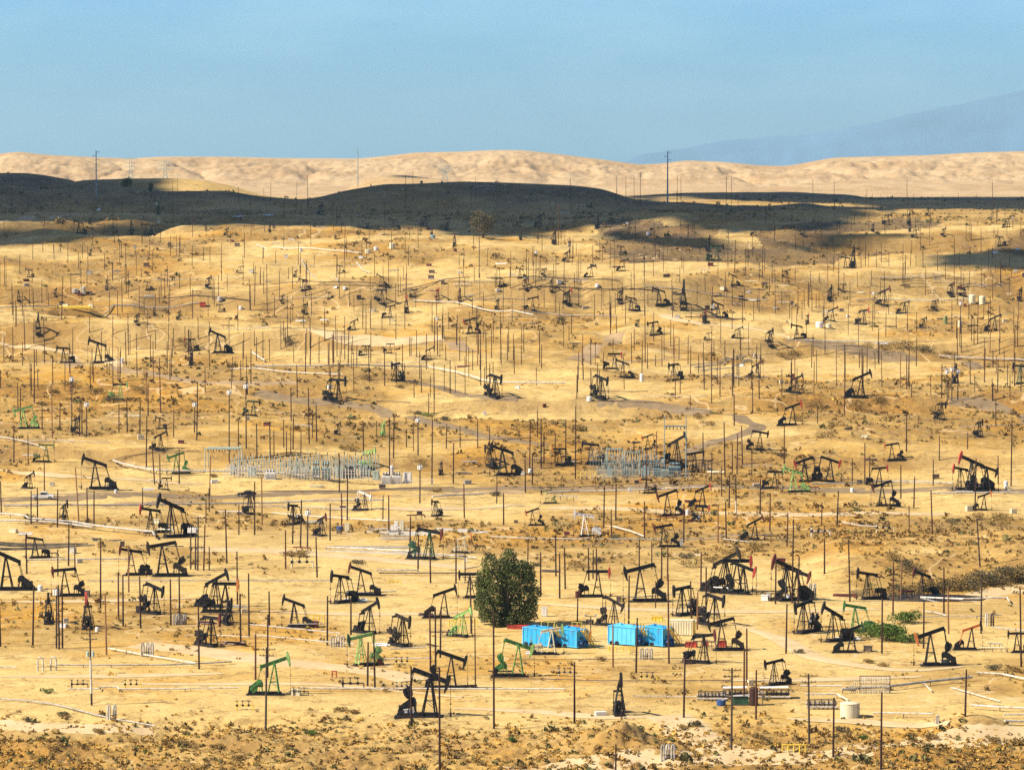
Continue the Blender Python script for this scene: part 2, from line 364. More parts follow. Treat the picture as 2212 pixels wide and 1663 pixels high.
# fine speckle of pebbles and stubble
c = mixc(mth('MULTIPLY', mr(nC.outputs['Fac'], .56, .70), .35), c, BROWN)
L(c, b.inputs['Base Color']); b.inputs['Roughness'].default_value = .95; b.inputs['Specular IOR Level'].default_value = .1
bp = N(nt, 'ShaderNodeBump'); bp.inputs['Strength'].default_value = .55; bp.inputs['Distance'].default_value = .5
L(mth('ADD', mth('MULTIPLY', nB.outputs['Fac'], 2.2), nC.outputs['Fac']), bp.inputs['Height']); L(bp.outputs['Normal'], b.inputs['Normal'])
M['ground'] = m
me = np_mesh('ground', verts, faces, m)
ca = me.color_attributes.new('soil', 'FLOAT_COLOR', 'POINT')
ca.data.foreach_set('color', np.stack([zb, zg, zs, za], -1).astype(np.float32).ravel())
me.polygons.foreach_set('use_smooth', np.ones(len(faces), bool))
g = obj('ground', me); tag(g, kind='structure')
# ------------------------------------------------------------------ far blue mountains
def mountains():
    d0 = 48000.0
    us = np.linspace(600, 4200, 240); prof = [(600, 402), (1250, 380), (1400, 330), (1470, 318), (1560, 300), (1650, 292), (1740, 290), (1800, 278), (1900, 258), (2000, 236), (2100, 214), (2212, 190), (2500, 150), (3000, 165), (3600, 200), (4200, 300)]
    cr = np.interp(us, [p[0] for p in prof], [p[1] for p in prof]) + 3.0 * fbm(us / 60, us * 0, 77, 4, .6)
    rows = 40; vs = []
    for j in range(rows):
        k = j / (rows - 1) * 2 - 1
        d = d0 + k * 5000
        t, s = ray(us, cr)
        z = (ZC + s * d0) * (1 - abs(k)) ** 1.1 + (-60) * abs(k) + 70 * fbm(us / 40, us * 0 + j / 5, 78, 4) * abs(k) * (1 - abs(k)) * 2
        vs.append(np.stack([t * d, np.full_like(us, d), z], -1))
    vs = np.concatenate(vs); n = len(us)
    ii, jj = np.meshgrid(np.arange(n - 1), np.arange(rows - 1)); q = (jj * n + ii).ravel()
    me = np_mesh('mountains', vs, np.stack([q, q + 1, q + n + 1, q + n], -1), paint('mountain_haze_blue', (.095, .185, .30), .95, .3, .0004))  # blue of the distant haze is put into the mountain colour
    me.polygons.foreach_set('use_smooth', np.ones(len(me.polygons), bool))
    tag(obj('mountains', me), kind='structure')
mountains()
# ------------------------------------------------------------------ roads: sheets draped on the ground
def drape(name, pts, width, mat, lift=.06, kind='structure', taper=False):
    P = [hit(u, v) for u, v in pts]
    dense = []
    for a, bq in zip(P[:-1], P[1:]):
        n = max(2, int((bq - a).length / 2.0)); dense += [a.lerp(bq, i / n) for i in range(n)]
    dense.append(P[-1])
    xy = np.array([(p.x, p.y) for p in dense])
    for _ in range(12): xy[1:-1] = (xy[:-2] + xy[1:-1] * 2 + xy[2:]) / 4
    tg = np.gradient(xy, axis=0); tg /= np.linalg.norm(tg, axis=1)[:, None] + 1e-9; nr = np.stack([-tg[:, 1], tg[:, 0]], -1)
    m_ = 7; vs = []
    for i in range(len(xy)):
        wob = width * (1 + .25 * (vnoise(np.array(i / 9.0), np.array(3.3), 5) - .5)) * (math.sin(PI * min(1, max(.02, i / len(xy)))) ** .6 if taper else 1)
        for k in range(m_):
            p = xy[i] + nr[i] * (k / (m_ - 1) - .5) * wob
            e = abs(k / (m_ - 1) - .5) * 2
            vs.append((p[0], p[1], float(ground_z(p[0], p[1])) + lift - (.10 if e > .95 else 0)))
    n = len(xy); fs = [(i * m_ + k, i * m_ + k + 1, (i + 1) * m_ + k + 1, (i + 1) * m_ + k) for i in range(n - 1) for k in range(m_ - 1)]
    o = obj(name, np_mesh(name, vs, fs, mat)); o.data.polygons.foreach_set('use_smooth', np.ones(len(fs), bool))
    tag(o, kind=kind); return o
def road_mat(name, a, bb):
    m, nt, b = new_mat(name); L = nt.links.new; geo = N(nt, 'ShaderNodeNewGeometry')
    n1 = N(nt, 'ShaderNodeTexNoise'); n1.inputs['Scale'].default_value = .22; n1.inputs['Detail'].default_value = 7; n1.inputs['Roughness'].default_value = .65; L(geo.outputs['Position'], n1.inputs['Vector'])
    r = ramp(nt, [(.36, a), (.64, bb)]); L(n1.outputs['Fac'], r.inputs['Fac']); L(r.outputs['Color'], b.inputs['Base Color']); b.inputs['Roughness'].default_value = .95; b.inputs['Specular IOR Level'].default_value = .1
    return m
M['oilroad'] = road_mat('oiled_road', (.185, .128, .072), (.27, .19, .105))
M['dirt'] = road_mat('dirt_road', (.46, .33, .17), (.58, .43, .24))
M['slope'] = road_mat('cut_road', (.28, .185, .095), (.40, .275, .15))
for i_, (pts, w, mt) in enumerate([
    ([(-120, 1081), (150, 1076), (400, 1074), (553, 1070), (750, 1063), (900, 1057), (1106, 1054), (1400, 1050), (1659, 1052), (1900, 1060), (2212, 1061), (2350, 1062)], 11, 'oilroad'),
    ([(-100, 1093), (200, 1091), (480, 1086), (720, 1075), (950, 1066), (1130, 1061)], 7, 'slope'),
    ([(553, 848), (600, 860), (700, 868), (780, 876), (840, 888), (900, 905), (1000, 927), (1090, 948), (1180, 962)], 6, 'oilroad'),
    ([(1480, 978), (1540, 956), (1600, 940), (1645, 922), (1600, 905), (1545, 893), (1490, 884), (1400, 871), (1290, 868)], 6, 'oilroad'),
    ([(110, 781), (220, 793), (300, 803), (380, 818), (430, 827), (553, 829), (640, 826)], 8, 'slope'),
    ([(880, 822), (930, 832), (980, 848), (1040, 860), (1120, 862)], 6, 'oilroad'),
    ([(1700, 733), (1790, 746), (1880, 764), (1980, 776), (2100, 788), (2230, 800)], 7, 'oilroad'),
    ([(2050, 868), (2110, 864), (2150, 872), (2190, 893), (2230, 915)], 6, 'oilroad'),
    ([(1440, 1545), (1478, 1562), (1495, 1585), (1520, 1605), (1560, 1622), (1620, 1634)], 8, 'dirt'),
    ([(1100, 1662), (1300, 1654), (1500, 1645), (1700, 1640), (1850, 1628), (2000, 1606), (2120, 1592), (2300, 1582)], 10, 'dirt'),
    ([(-60, 1555), (60, 1568), (180, 1575), (330, 1578)], 6, 'dirt'),
    ([(2070, 1300), (2110, 1284), (2150, 1276), (2230, 1272)], 7, 'dirt'),
    ([(300, 1392), (430, 1404), (553, 1425), (690, 1438), (820, 1449), (900, 1470)], 8, 'dirt'),
    ([(-80, 488), (0, 481), (60, 472), (120, 466), (180, 462)], 11.5, 'dirt'),
    ([(1240, 778), (1290, 745), (1330, 720)], 7, 'slope'), ([(900, 745), (960, 730), (1010, 760)], 7, 'slope'),
    ([(420, 1186), (620, 1190), (900, 1216), (1020, 1226)], 7, 'dirt'),
    ([(1200, 1095), (1500, 1108), (1750, 1112), (2050, 1110)], 8, 'dirt'),
    ([(980, 1530), (1150, 1534), (1300, 1552), (1420, 1548)], 4, 'dirt'), ([(200, 1475), (420, 1478), (700, 1476), (1000, 1506)], 3, 'dirt'), ([(0, 1462), (250, 1460), (480, 1455)], 4, 'dirt'), ([(560, 1320), (800, 1328), (1010, 1322)], 4, 'dirt'), ([(1160, 1304), (1350, 1316), (1620, 1322), (1900, 1316)], 5, 'dirt'),
    ([(1590, 1352), (1680, 1376), (1760, 1424), (1960, 1452), (2080, 1440)], 5, 'dirt'), ([(0, 1300), (240, 1298), (420, 1292)], 4, 'dirt'), ([(700, 1100), (900, 1102), (1130, 1092)], 5, 'dirt'), ([(0, 1015), (120, 1030), (330, 1040), (440, 1046)], 5, 'dirt'), ([(1560, 1470), (1800, 1468), (1990, 1462)], 4, 'dirt'), ([(1700, 1552), (1900, 1560), (2050, 1562)], 4, 'dirt'), ([(560, 705), (700, 725), (860, 735), (960, 726)], 6, 'dirt'), ([(1290, 690), (1450, 690), (1640, 712), (1720, 735)], 5, 'dirt'), ([(0, 742), (150, 760), (320, 800)], 5, 'dirt'),
]): drape('dirt_road' if mt != 'oilroad' else 'road', pts, w, M[mt], .05 + .005 * i_, taper=(w < 6 or w > 11))
# ------------------------------------------------------------------ pond
m, nt, b = new_mat('pond_water'); b.inputs['Base Color'].default_value = (.02, .03, .05, 1); b.inputs['Roughness'].default_value = .08
w = N(nt, 'ShaderNodeTexNoise'); w.inputs['Scale'].default_value = 1.2; bp = N(nt, 'ShaderNodeBump'); bp.inputs['Strength'].default_value = .12; nt.links.new(w.outputs['Fac'], bp.inputs['Height']); nt.links.new(bp.outputs['Normal'], b.inputs['Normal'])
mb = MB(); n = 40
ring = [(pc.x + 13.2 * math.cos(2 * PI * i / n) * (1 + .08 * math.sin(3 * 2 * PI * i / n)), pc.y + 10.2 * math.sin(2 * PI * i / n), POND_Z - .12) for i in range(n)]
mb.add([(pc.x, pc.y, POND_Z - .12)] + ring, [(0, 1 + i, 1 + (i + 1) % n) for i in range(n)])
tag(mb.build('pond_water', m), kind='structure')
# ------------------------------------------------------------------ pumpjacks
# local frame: head towards +x, origin on the ground under the saddle bearing, metres at size 1
PZ = 5.6; RB = 3.1; HR = 3.45
def g_skid(mb):
    for y in (-.62, .62):
        mb.box((-2.1, y, .22), (7.2, .22, .30)); mb.box((-2.1, y, .39), (7.2, .34, .05)); mb.box((-2.1, y, .06), (7.2, .34, .05))
    for x in (-5.4, -4.2, -2.8, -1.3, .9, 1.4): mb.box((x, 0, .22), (.22, 1.2, .28))
    mb.box((-2.0, 0, -.18), (8.2, 2.2, .40))
def g_post(mb):
    for y in (-1, 1):
        mb.bar((.95, y * 1.02, .4), (.12, y * .26, PZ - .25), .24, .20)
        mb.bar((-1.35, y * .92, .4), (-.12, y * .26, PZ - .25), .20, .18)
        mb.bar((.62, y * .74, 2.2), (-.85, y * .66, 2.2), .10)
        mb.bar((.80, y * .9, 1.2), (-.85, y * .66, 2.2), .07)
    mb.bar((.62, -.74, 2.2), (.62, .74, 2.2), .10); mb.bar((.36, -.5, 3.7), (.36, .5, 3.7), .09); mb.bar((.86, -.92, .95), (.62, .74, 2.2), .06)
    mb.bar((-.85, -.66, 2.2), (-.85, .66, 2.2), .10); mb.bar((.95, -1.02, .45), (.95, 1.02, .45), .16)
    mb.box((0, 0, PZ - .2), (.62, .75, .20)); mb.tube([(0, -.36, PZ), (0, .36, PZ)], .15, 8)
    for y in (-.16, .16): mb.bar((1.12, y, .5), (.28, y, PZ - .5), .045)
    for i in range(13):
        k = i / 12; mb.bar((1.12 - .84 * k, -.16, .5 + (PZ - 1) * k), (1.12 - .84 * k, .16, .5 + (PZ - 1) * k), .035)
def g_gear(mb):
    for y in (-.45, .45):
        mb.bar((-2.55, y, .4), (-2.75, y, 1.35), .18); mb.bar((-3.85, y, .4), (-3.65, y, 1.35), .18)
    mb.box((-3.2, 0, 1.38), (1.5, 1.05, .12)); mb.prism([(-3.9, 1.44), (-2.5, 1.44), (-2.45, 1.9), (-2.75, 2.35), (-3.6, 2.35), (-3.95, 1.95)], -.42, .42)
    mb.tube([(-3.2, -.9, 1.95), (-3.2, .9, 1.95)], .14, 8)
def g_motor(mb):
    mb.box((-5.05, 0, .62), (1.1, .95, .46)); mb.tube([(-5.5, .05, 1.15), (-4.6, .05, 1.15)], .34, 10); mb.tube([(-4.6, .05, 1.15), (-4.45, .05, 1.15)], .22, 8); mb.box((-5.05, -.3, 1.25), (.35, .3, .3))
def g_guard(mb):
    mb.prism([(-5.5, .75), (-5.2, .45), (-4.7, .55), (-2.75, 1.75), (-2.72, 2.25), (-3.1, 2.55), (-3.5, 2.5), (-5.4, 1.35)], .98, 1.14)
    mb.bar((-4.9, 1.06, .35), (-4.9, 1.06, .9), .08); mb.bar((-3.3, 1.06, .35), (-3.3, 1.06, 1.6), .08)
def pose(tilt):
    """beam angle (deg, + head up): rear pin, crank pin, crank angle"""
    a = math.radians(tilt); rp = Vector((-RB * math.cos(a), 0, PZ + .05 - RB * math.sin(a)))
    cc = Vector((-3.2, 0, 1.95)); r = 1.08; lp = 3.66
    d = rp - cc; D = d.length; D = max(abs(lp - r) + .02, min(lp + r - .02, D)); base = math.atan2(d.z, d.x)
    al = math.acos((r * r + D * D - lp * lp) / (2 * r * D)); ph = base + al
    return a, rp, cc + Vector((r * math.cos(ph), 0, r * math.sin(ph))), ph, cc
def g_beam(mb, tilt):
    a, rp, cp, ph, cc = pose(tilt); R = Matrix.Rotation(-a, 3, 'Y'); o = Vector((0, 0, PZ + .1))
    def P(x, z, y=0): return o + R @ Vector((x, y, z))
    for dz, h, w in ((.34, .07, .40), (-.26, .07, .40)):
        mb.box(P(-.15, dz), (6.1, w, h), R)
    mb.box(P(-.15, .04), (6.1, .16, .56), R)
    for x in (-2.4, -1.2, 0, 1.2, 2.4): mb.box(P(x, .04), (.08, .36, .54), R)
    mb.box(P(-RB, -.34), (.42, 1.75, .30), R); mb.box(P(-RB, -.10), (.3, .5, .3), R)
def g_head(mb, tilt):
    a = pose(tilt)[0]; R = Matrix.Rotation(-a, 3, 'Y'); o = Vector((0, 0, PZ + .1))
    pr = [(2.70, -.32), (2.70, .30), (2.92, .80)]
    for i in range(9):
        th = math.radians(20 - i * 48 / 8); pr.append((HR * math.cos(th), HR * math.sin(th)))
    pr += [(2.84, -1.58), (2.86, -.9)]
    for y0, y1, sh in ((-.20, .20, 0), (-.26, -.20, .05), (.20, .26, .05)):
        n = len(pr); q = [((x + sh * (-1 if x > 2.9 else 1)), z) for x, z in pr] if sh else pr
        vs = [o + R @ Vector((x, y0, z)) for x, z in q] + [o + R @ Vector((x, y1, z)) for x, z in q]
        mb.add(vs, [tuple(range(n)), tuple(range(2 * n - 1, n - 1, -1))] + [((i + 1) % n, i, n + i, n + (i + 1) % n) for i in range(n)])
def g_rod(mb, tilt):
    a = pose(tilt)[0]; zb = 2.6 + HR * a * .9
    zt = PZ + .1 + HR * math.sin(max(-.49, min(.3, 0 - 0)))
    for y in (-.09, .09): mb.tube([(HR + .03, y, PZ + .05), (HR + .03, y, zb)], .026, 5)
    mb.box((HR + .03, 0, zb), (.22, .42, .16)); mb.tube([(HR + .03, 0, zb + .5), (HR + .03, 0, .8)], .035, 5)
def g_well(mb):
    mb.tube([(HR + .03, 0, -.1), (HR + .03, 0, .55)], .17, 8); mb.tube([(HR + .03, 0, .5), (HR + .03, 0, 1.05)], .09, 8); mb.tube([(HR - .45, 0, .42), (HR + .6, 0, .42)], .08, 6); mb.box((HR + .62, 0, .45), (.2, .25, .3))
def g_pitman(mb, tilt, y):
    a, rp, cp, ph, cc = pose(tilt); rq = Vector((0, 0, PZ + .1)) + Matrix.Rotation(-a, 3, 'Y') @ Vector((-RB, 0, -.34))
    mb.bar((rq.x, y, rq.z), (cp.x, y, cp.z), .15, .11)
def g_crank(mb, tilt, y):
    a, rp, cp, ph, cc = pose(tilt); d = Vector((math.cos(ph), 0, math.sin(ph))); s = .10 if y > 0 else -.10
    e = cc + d * 2.2; mb.bar((cc.x - d.x * .25, y - s * 2.2, cc.z - d.z * .25), (e.x, y - s * 2.2, e.z), .34, .13, up=(0, 1, 0))
def g_weight(mb, tilt, y):
    a, rp, cp, ph, cc = pose(tilt); d = Vector((math.cos(ph), 0, math.sin(ph))); q = Vector((-d.z, 0, d.x)); y0 = y - .30 * (1 if y > 0 else -1)
    for sg in (-1, 1):
        pr = [cc + d * k + q * (sg * w) for k, w in ((.60, .16), (2.25, .16), (2.32, .36), (2.10, .60), (1.4, .66), (.85, .46))]
        n = len(pr); lo, hi = sorted((y - .02, y0))
        vs = [(p.x, lo, p.z) for p in pr] + [(p.x, hi, p.z) for p in pr]
        fs = [tuple(range(n)), tuple(range(2 * n - 1, n - 1, -1))] + [((i + 1) % n, i, n + i, n + (i + 1) % n) for i in range(n)]
        if sg > 0: fs = [tuple(reversed(f)) for f in fs]
        mb.add(vs, fs)
_pc = {}
def pm(key, fn, m, *a):
    k = (key, m, a)
    if k not in _pc:
        mb = MB(); fn(mb, *a); _pc[k] = mb.mesh(key, M[m])
    return _pc[k]
def pump_parts(root, tilt, body, head, beam):
    obj('base_skid', pm('base_skid', g_skid, 'dark'), root); obj('samson_post', pm('samson_post', g_post, body), root)
    obj('gearbox', pm('gearbox', g_gear, body), root); obj('motor', pm('motor', g_motor, 'dark'), root); obj('belt_guard', pm('belt_guard', g_guard, body), root)
    bo = obj('walking_beam', pm('walking_beam', g_beam, beam, tilt), root); obj('horsehead', pm('horsehead', g_head, head, tilt), root)
    obj('polished_rod', pm('polished_rod', g_rod, 'dark', tilt), root); obj('wellhead', pm('wellhead', g_well, 'rusty'), root)
    for y in (-.74, .74):
        obj('pitman_arm', pm('pitman_arm', g_pitman, beam, tilt, y), root)
        cr = obj('crank_arm', pm('crank_arm', g_crank, body, tilt, y), root); obj('counterweight', pm('counterweight', g_weight, body if body not in ('whitep',) else 'whitep', tilt, y), cr)
def pump_single(tilt, body, head):
    k = ('single', tilt, body, head)
    if k not in _pc:
        mb = MB(); g_skid(mb); g_post(mb); g_gear(mb); g_motor(mb); g_guard(mb); g_beam(mb, tilt); g_rod(mb, tilt)
        for y in (-.74, .74): g_pitman(mb, tilt, y); g_crank(mb, tilt, y); g_weight(mb, tilt, y)
        _pc[k] = mb.mesh('pumpjack', M[body])
    return _pc[k]
# u, v at the foot of the post, size, heading (0 head to the right, 90 away), tilt, body, head, beam
K, G, W = 'black', 'green', 'whitep'
PUMPS = [
 (13,1274,1.25,180,20,K,K),(139,1287,.95,183,-4,K,'maroon'),(105,1347,.88,-85,10,'dark','dark'),(188,1358,.95,-88,20,K,'red'),(334,1326,.95,-40,-12,K,K),
 (467,1311,1.0,-20,22,K,K),(487,1322,1.0,-5,0,K,'orange'),(494,1349,.8,-70,0,K,K),(457,1396,.95,-45,0,K,'maroon'),(635,1354,.85,172,18,K,K),
 (735,1302,.95,225,6,K,K),(779,1286,.92,180,14,K,'maroon'),(799,1368,.9,-40,22,K,K),(870,1396,.95,-55,-8,K,K),(960,1334,.9,0,18,K,K),(1015,1291,.85,182,0,K,K),
 (1000,1375,.78,-35,20,'lime','lime'),(779,1438,.95,205,-10,'lime','dgreen'),(593,1500,1.0,0,17,G,'lime',G),(930,1547,1.22,-8,-18,K,K),(975,1487,1.02,0,-17,K,K),
 (1120,1461,1.02,0,-15,G,'lime'),(1192,1413,.8,0,8,'cream','lime'),(1338,1545,.95,-84,22,K,K),(1520,1432,.88,-25,6,K,'maroon'),(1558,1404,.95,180,-12,K,K),
 (1292,1289,.92,0,2,K,'red'),(1382,1299,1.2,180,-13,K,K),(1326,1352,.85,-30,-20,K,K),(1473,1329,.95,225,-4,K,K),(1544,1351,.98,-48,-8,K,K),
 (1568,1278,1.2,-25,22,K,K),(1592,1279,1.15,0,0,K,'red'),(1606,1283,1.0,-20,-14,K,'red'),(1433,1181,.82,180,-9,K,'maroon'),(1441,1114,.95,180,-16,K,'maroon'),
 (1518,1094,.78,-8,20,K,'red'),(1518,1127,.62,-20,-4,K,'red'),(1262,1159,.88,180,8,W,W),(1150,1135,.62,180,-18,K,'red'),(1181,1087,.55,180,-8,'olive',K),
 (1396,1065,.6,180,4,K,'orange'),(1631,1166,.75,-8,22,K,'maroon'),(1700,1297,1.25,200,20,K,'maroon'),(1722,1297,1.05,-20,-14,K,'maroon'),(1874,1294,.92,205,10,K,K),
 (1992,1288,.82,205,14,'dark','maroon'),(1735,1367,1.0,228,-6,K,K),(1799,1385,.98,212,22,K,K),(1847,1364,.85,185,10,G,G),(1841,1409,.78,0,17,K,'dgreen'),
 (2009,1437,1.05,180,-14,K,'orange'),(2099,1403,.72,0,18,K,K,'orange'),(2196,1409,.62,180,0,K,K),(1672,1479,.72,205,-6,K,K),(205,1056,1.22,182,14,K,K),
 (347,973,.75,-20,20,K,K),(380,1023,.85,180,-18,G,G),(100,998,.8,0,0,'olive','olive'),(50,926,1.0,180,-12,'lime','lime'),(345,926,.5,160,8,K,K),(165,936,.7,-60,10,K,K),
 (260,864,.85,0,0,'lime','lime',K),(548,898,.72,0,-3,'dgreen',K),(211,784,1.22,180,15,K,K),(137,784,.9,200,4,K,K),(82,721,1.05,-80,20,K,K),(410,759,.78,195,2,K,'red'),
 (413,789,.7,-75,-5,K,K),(470,762,1.15,195,20,K,K),(333,682,.6,-90,0,K,K),(729,869,1.22,-35,2,K,K),(855,823,.95,240,-5,K,K),(1070,859,1.15,-50,-10,K,K),
 (765,713,.6,-20,20,K,K),(843,763,.55,0,2,K,'orange'),(790,767,.55,0,0,K,K),(928,777,.62,0,20,K,K),(1015,721,.92,190,-16,K,'red'),(660,679,.8,-60,5,K,K),
 (568,704,.48,180,10,K,K),(1085,1026,1.2,190,16,K,K),(1056,1006,.82,120,0,K,K),(953,1026,.55,-80,5,'dark','dark'),(731,939,.5,-60,12,K,K),(828,944,.62,-75,14,'lime','lime'),
 (798,1012,.8,-40,8,'lime','lime'),(1328,797,.88,0,2,K,'red'),(1345,815,.85,180,18,K,K),(1299,862,1.15,-50,-12,K,K),(1455,822,.9,225,-4,K,K),(1636,815,.75,-25,20,'dark','maroon'),
 (1410,724,.82,200,-8,K,K),(1378,706,.42,-60,0,K,K),(1520,701,.6,190,6,K,'red'),(1596,731,.62,0,20,K,K),(1531,734,.42,0,8,K,K),(1642,972,.85,0,-9,K,K),
 (1208,1004,.75,182,0,K,'orange'),(1276,1000,.88,180,5,K,K),(1399,970,.62,180,-18,K,'red'),(1462,1001,1.1,-30,22,K,K),(1501,1020,.9,0,10,K,K),(1861,858,1.15,0,20,K,K),
 (1721,849,.82,-30,20,K,K),(1713,918,.95,0,18,K,'red'),(1926,994,.75,180,-9,K,'orange'),(1737,1041,1.0,185,-14,'dark','red'),(1794,1041,1.02,0,-17,K,'red'),
 (1713,1063,.95,182,14,'lime','lime'),(1674,1055,.75,0,0,K,K),(1905,1093,.95,180,-16,K,'maroon'),(1900,1049,.8,0,4,K,'red'),(2099,1058,1.3,195,20,K,'red'),
 (2075,1058,.95,215,10,K,'red'),(2131,1063,1.1,5,-17,K,K),(2126,1102,.65,0,18,'dark','orange'),(325,1151,.95,200,8,K,'red'),(370,1161,1.35,212,20,K,K),(350,1244,1.18,180,-9,K,K),
 (283,1242,.92,188,10,K,'maroon'),(140,1130,.75,-65,16,K,K),(75,1205,.75,195,6,'dark','maroon'),(65,1055,.6,-40,20,'dark','dark'),(540,1111,.8,-60,8,K,K),(360,1058,.5,0,0,K,K),
 (633,1133,.8,240,4,K,K),(695,1158,.72,-55,18,K,'maroon'),(928,1208,1.1,-15,-10,'dgreen','maroon',K),(1003,1194,.62,-20,18,'cream','orange'),(788,1102,.7,-30,-14,'dark',W,W),
 (940,1115,.62,-120,4,'dark','dark'),
 # distant slopes
 (452,623,.85,-60,8,K,K),(230,625,.65,-90,12,K,K),(62,599,.65,200,8,K,K),(40,649,.75,-90,4,K,K),(196,553,.55,-60,4,K,K),(170,504,1.1,200,12,K,K),(284,504,1.15,-90,14,K,K),
 (315,506,1.05,180,0,K,K),(335,507,.95,200,-10,K,K),(342,464,1.0,-80,10,K,K),(445,499,.8,-80,12,K,K),(490,509,.65,-50,12,K,K),(475,674,.6,190,0,'dark','dark'),(318,626,.65,180,8,K,K),
 (195,485,.7,-60,8,K,K),(246,503,.6,200,0,K,K),(387,691,.55,-60,6,K,K),(297,701,.65,-60,6,K,K),(693,465,1.15,-60,12,K,K),(680,491,.5,-60,0,K,K),(849,497,1.1,200,6,K,K),
 (920,489,1.05,-30,8,K,K),(933,509,.75,-80,6,K,'maroon'),(967,497,.8,-60,6,K,K),(982,533,.95,-85,10,K,'maroon'),(733,516,.65,0,0,'dark','dark'),(583,501,.65,-70,6,K,K),(795,494,.55,-60,0,K,K),
 (822,617,.75,180,22,K,K),(655,627,.85,190,8,K,K),(734,591,.65,190,10,K,K),(639,599,.55,-60,5,K,K),(825,656,1.1,-40,2,K,K),(878,676,1.1,-85,16,K,'red'),(895,641,.55,0,0,K,K),
 (945,649,.85,-70,8,'maroon','red'),(993,651,.85,-80,8,K,K),(1075,669,.75,-70,6,K,K),(843,686,.9,0,6,K,K),(1080,619,.65,190,12,K,K),(1168,489,1.2,-40,14,K,K),(1291,494,1.25,-80,16,K,K),
 (1198,529,1.15,-80,12,K,K),(1125,519,.75,-80,8,K,K),(1341,551,.75,200,4,K,K),(1225,566,.85,-50,18,K,K),(1348,586,.9,0,18,K,K),(1531,544,1.15,-80,16,K,K),(1549,564,1.3,10,0,'dgreen',K),
 (1278,599,.85,0,16,K,K),(1191,629,.85,-80,10,K,K),(1136,626,.85,-60,12,K,K),(1176,596,.55,-50,12,K,K),(1228,661,1.15,-60,14,K,'red'),(1341,656,1.0,-70,10,K,K),(1363,671,1.0,190,10,K,K),
 (1423,659,1.2,190,12,K,K),(1476,669,1.75,-88,22,K,K),(1551,686,1.0,190,14,K,K),(1523,699,.8,-80,0,K,'red'),(1631,509,.75,-40,12,K,K),(1583,616,.8,185,14,K,K),(1151,671,1.0,0,6,K,K),
 (1123,601,.75,190,14,K,K),(1738,511,.85,-40,18,K,K),(1886,501,.75,-80,10,'dark','maroon'),(1919,486,1.05,-40,4,K,K),(1964,486,1.15,-85,12,K,K),(2006,466,.75,-60,6,K,K),(1966,501,.65,-80,0,K,'maroon'),
 (1979,514,.8,-40,6,K,K),(2039,511,.75,-60,10,K,K),(2159,531,.9,190,10,'dark','dark'),(1826,579,.9,170,10,K,K),(1843,579,1.45,-85,20,K,K),(1794,651,1.05,-80,14,K,K),(1821,631,.65,-30,0,K,K),
 (1911,661,1.25,-40,14,K,'maroon'),(2056,641,1.05,-70,10,K,'maroon'),(2084,641,.8,-40,6,K,K),(2204,651,.95,-80,8,K,K),(2179,491,.85,0,8,K,W),(2021,671,.8,-60,4,K,K),(1799,694,.95,0,14,'dark','maroon'),
 (1866,701,1.1,-40,6,K,'red'),(1745,701,.65,-80,4,'dark','red'),(1721,732,.85,200,10,K,K),(1664,747,.95,-70,6,K,K),(1954,677,.85,-20,6,K,K),(2149,714,.9,0,20,K,K),(1996,709,.65,-60,8,'dark','dark'),
 (2064,829,.95,-90,0,'dark','dark'),(2204,829,1.0,200,4,'dgreen',K),(2034,907,.8,-60,0,K,K),(2116,944,.72,-70,8,K,K),(1700,600,.6,0,10,K,K),(120,640,.6,-60,8,K,K),(520,590,.55,0,12,K,K),(610,655,.6,-60,8,K,K),(710,645,.5,190,8,K,K),
]
for row in PUMPS:
    u, v, k, yaw, tilt, body, head = row[:7]; beam = row[7] if len(row) > 7 else body
    tilt = int(round(tilt / 4.0)) * 4
    p = hit(u, v); r = math.radians(yaw); near = v > 705 and k > .5
    if v < 705: k *= .92
    if body == K: body = [K, 'dark', 'dusty', K][(int(u) * 13 + int(v) * 7) % 4]; head = body if head == K else head; beam = body if beam == K else beam
    hmm = dict(yaw=yaw, tilt=tilt, body=body, head=head, beam=beam, size=k * px_per_m(p.y))
    if near:
        o = empty('pumpjack', p + Vector((0, 0, .12)), r, k); o.scale = (k * .80, k * .95, k * .96); pump_parts(o, tilt, body, head, beam)
    else:
        o = obj('pumpjack', pump_single(tilt, body, head), None, p + Vector((0, 0, .1))); o.rotation_euler = (0, 0, r); o.scale = (k * .78, k * .95, k)
        obj('horsehead', pm('horsehead', g_head, head, tilt), o)
    tag(o, None, 'pumpjack', 'pumpjacks across the oil field')
    reg(o, 'pump', u, v, **hmm)

# oily, trodden soil round each well
for e in REG:
    if e['kind'] == 'pump' and e['v'] > 560:
        p = e['o'].location; k = e['size'] / px_per_m(p.y); r = math.radians(e['yaw']); cx, cy = p.x - 1.2 * k * math.cos(r), p.y - 1.2 * k * math.sin(r)
        i0, i1 = np.searchsorted(TS, (cx - 14) / cy), np.searchsorted(TS, (cx + 14) / cy); j0, j1 = np.searchsorted(DS, cy - 14), np.searchsorted(DS, cy + 14)
        X, Y = XX[i0:i1, j0:j1], YY[i0:i1, j0:j1]
        if X.size == 0: continue
        st = np.exp(-(((X - cx) / (4.6 * k)) ** 2 + ((Y - cy) / (4.2 * k)) ** 2)) * (.50 + .6 * fbm(X / 2.2, Y / 3, 201, 3))
        za[i0:i1, j0:j1] = np.maximum(za[i0:i1, j0:j1], np.clip(st, 0, .75))
ca.data.foreach_set('color', np.stack([zb, zg, zs, za], -1).astype(np.float32).ravel())
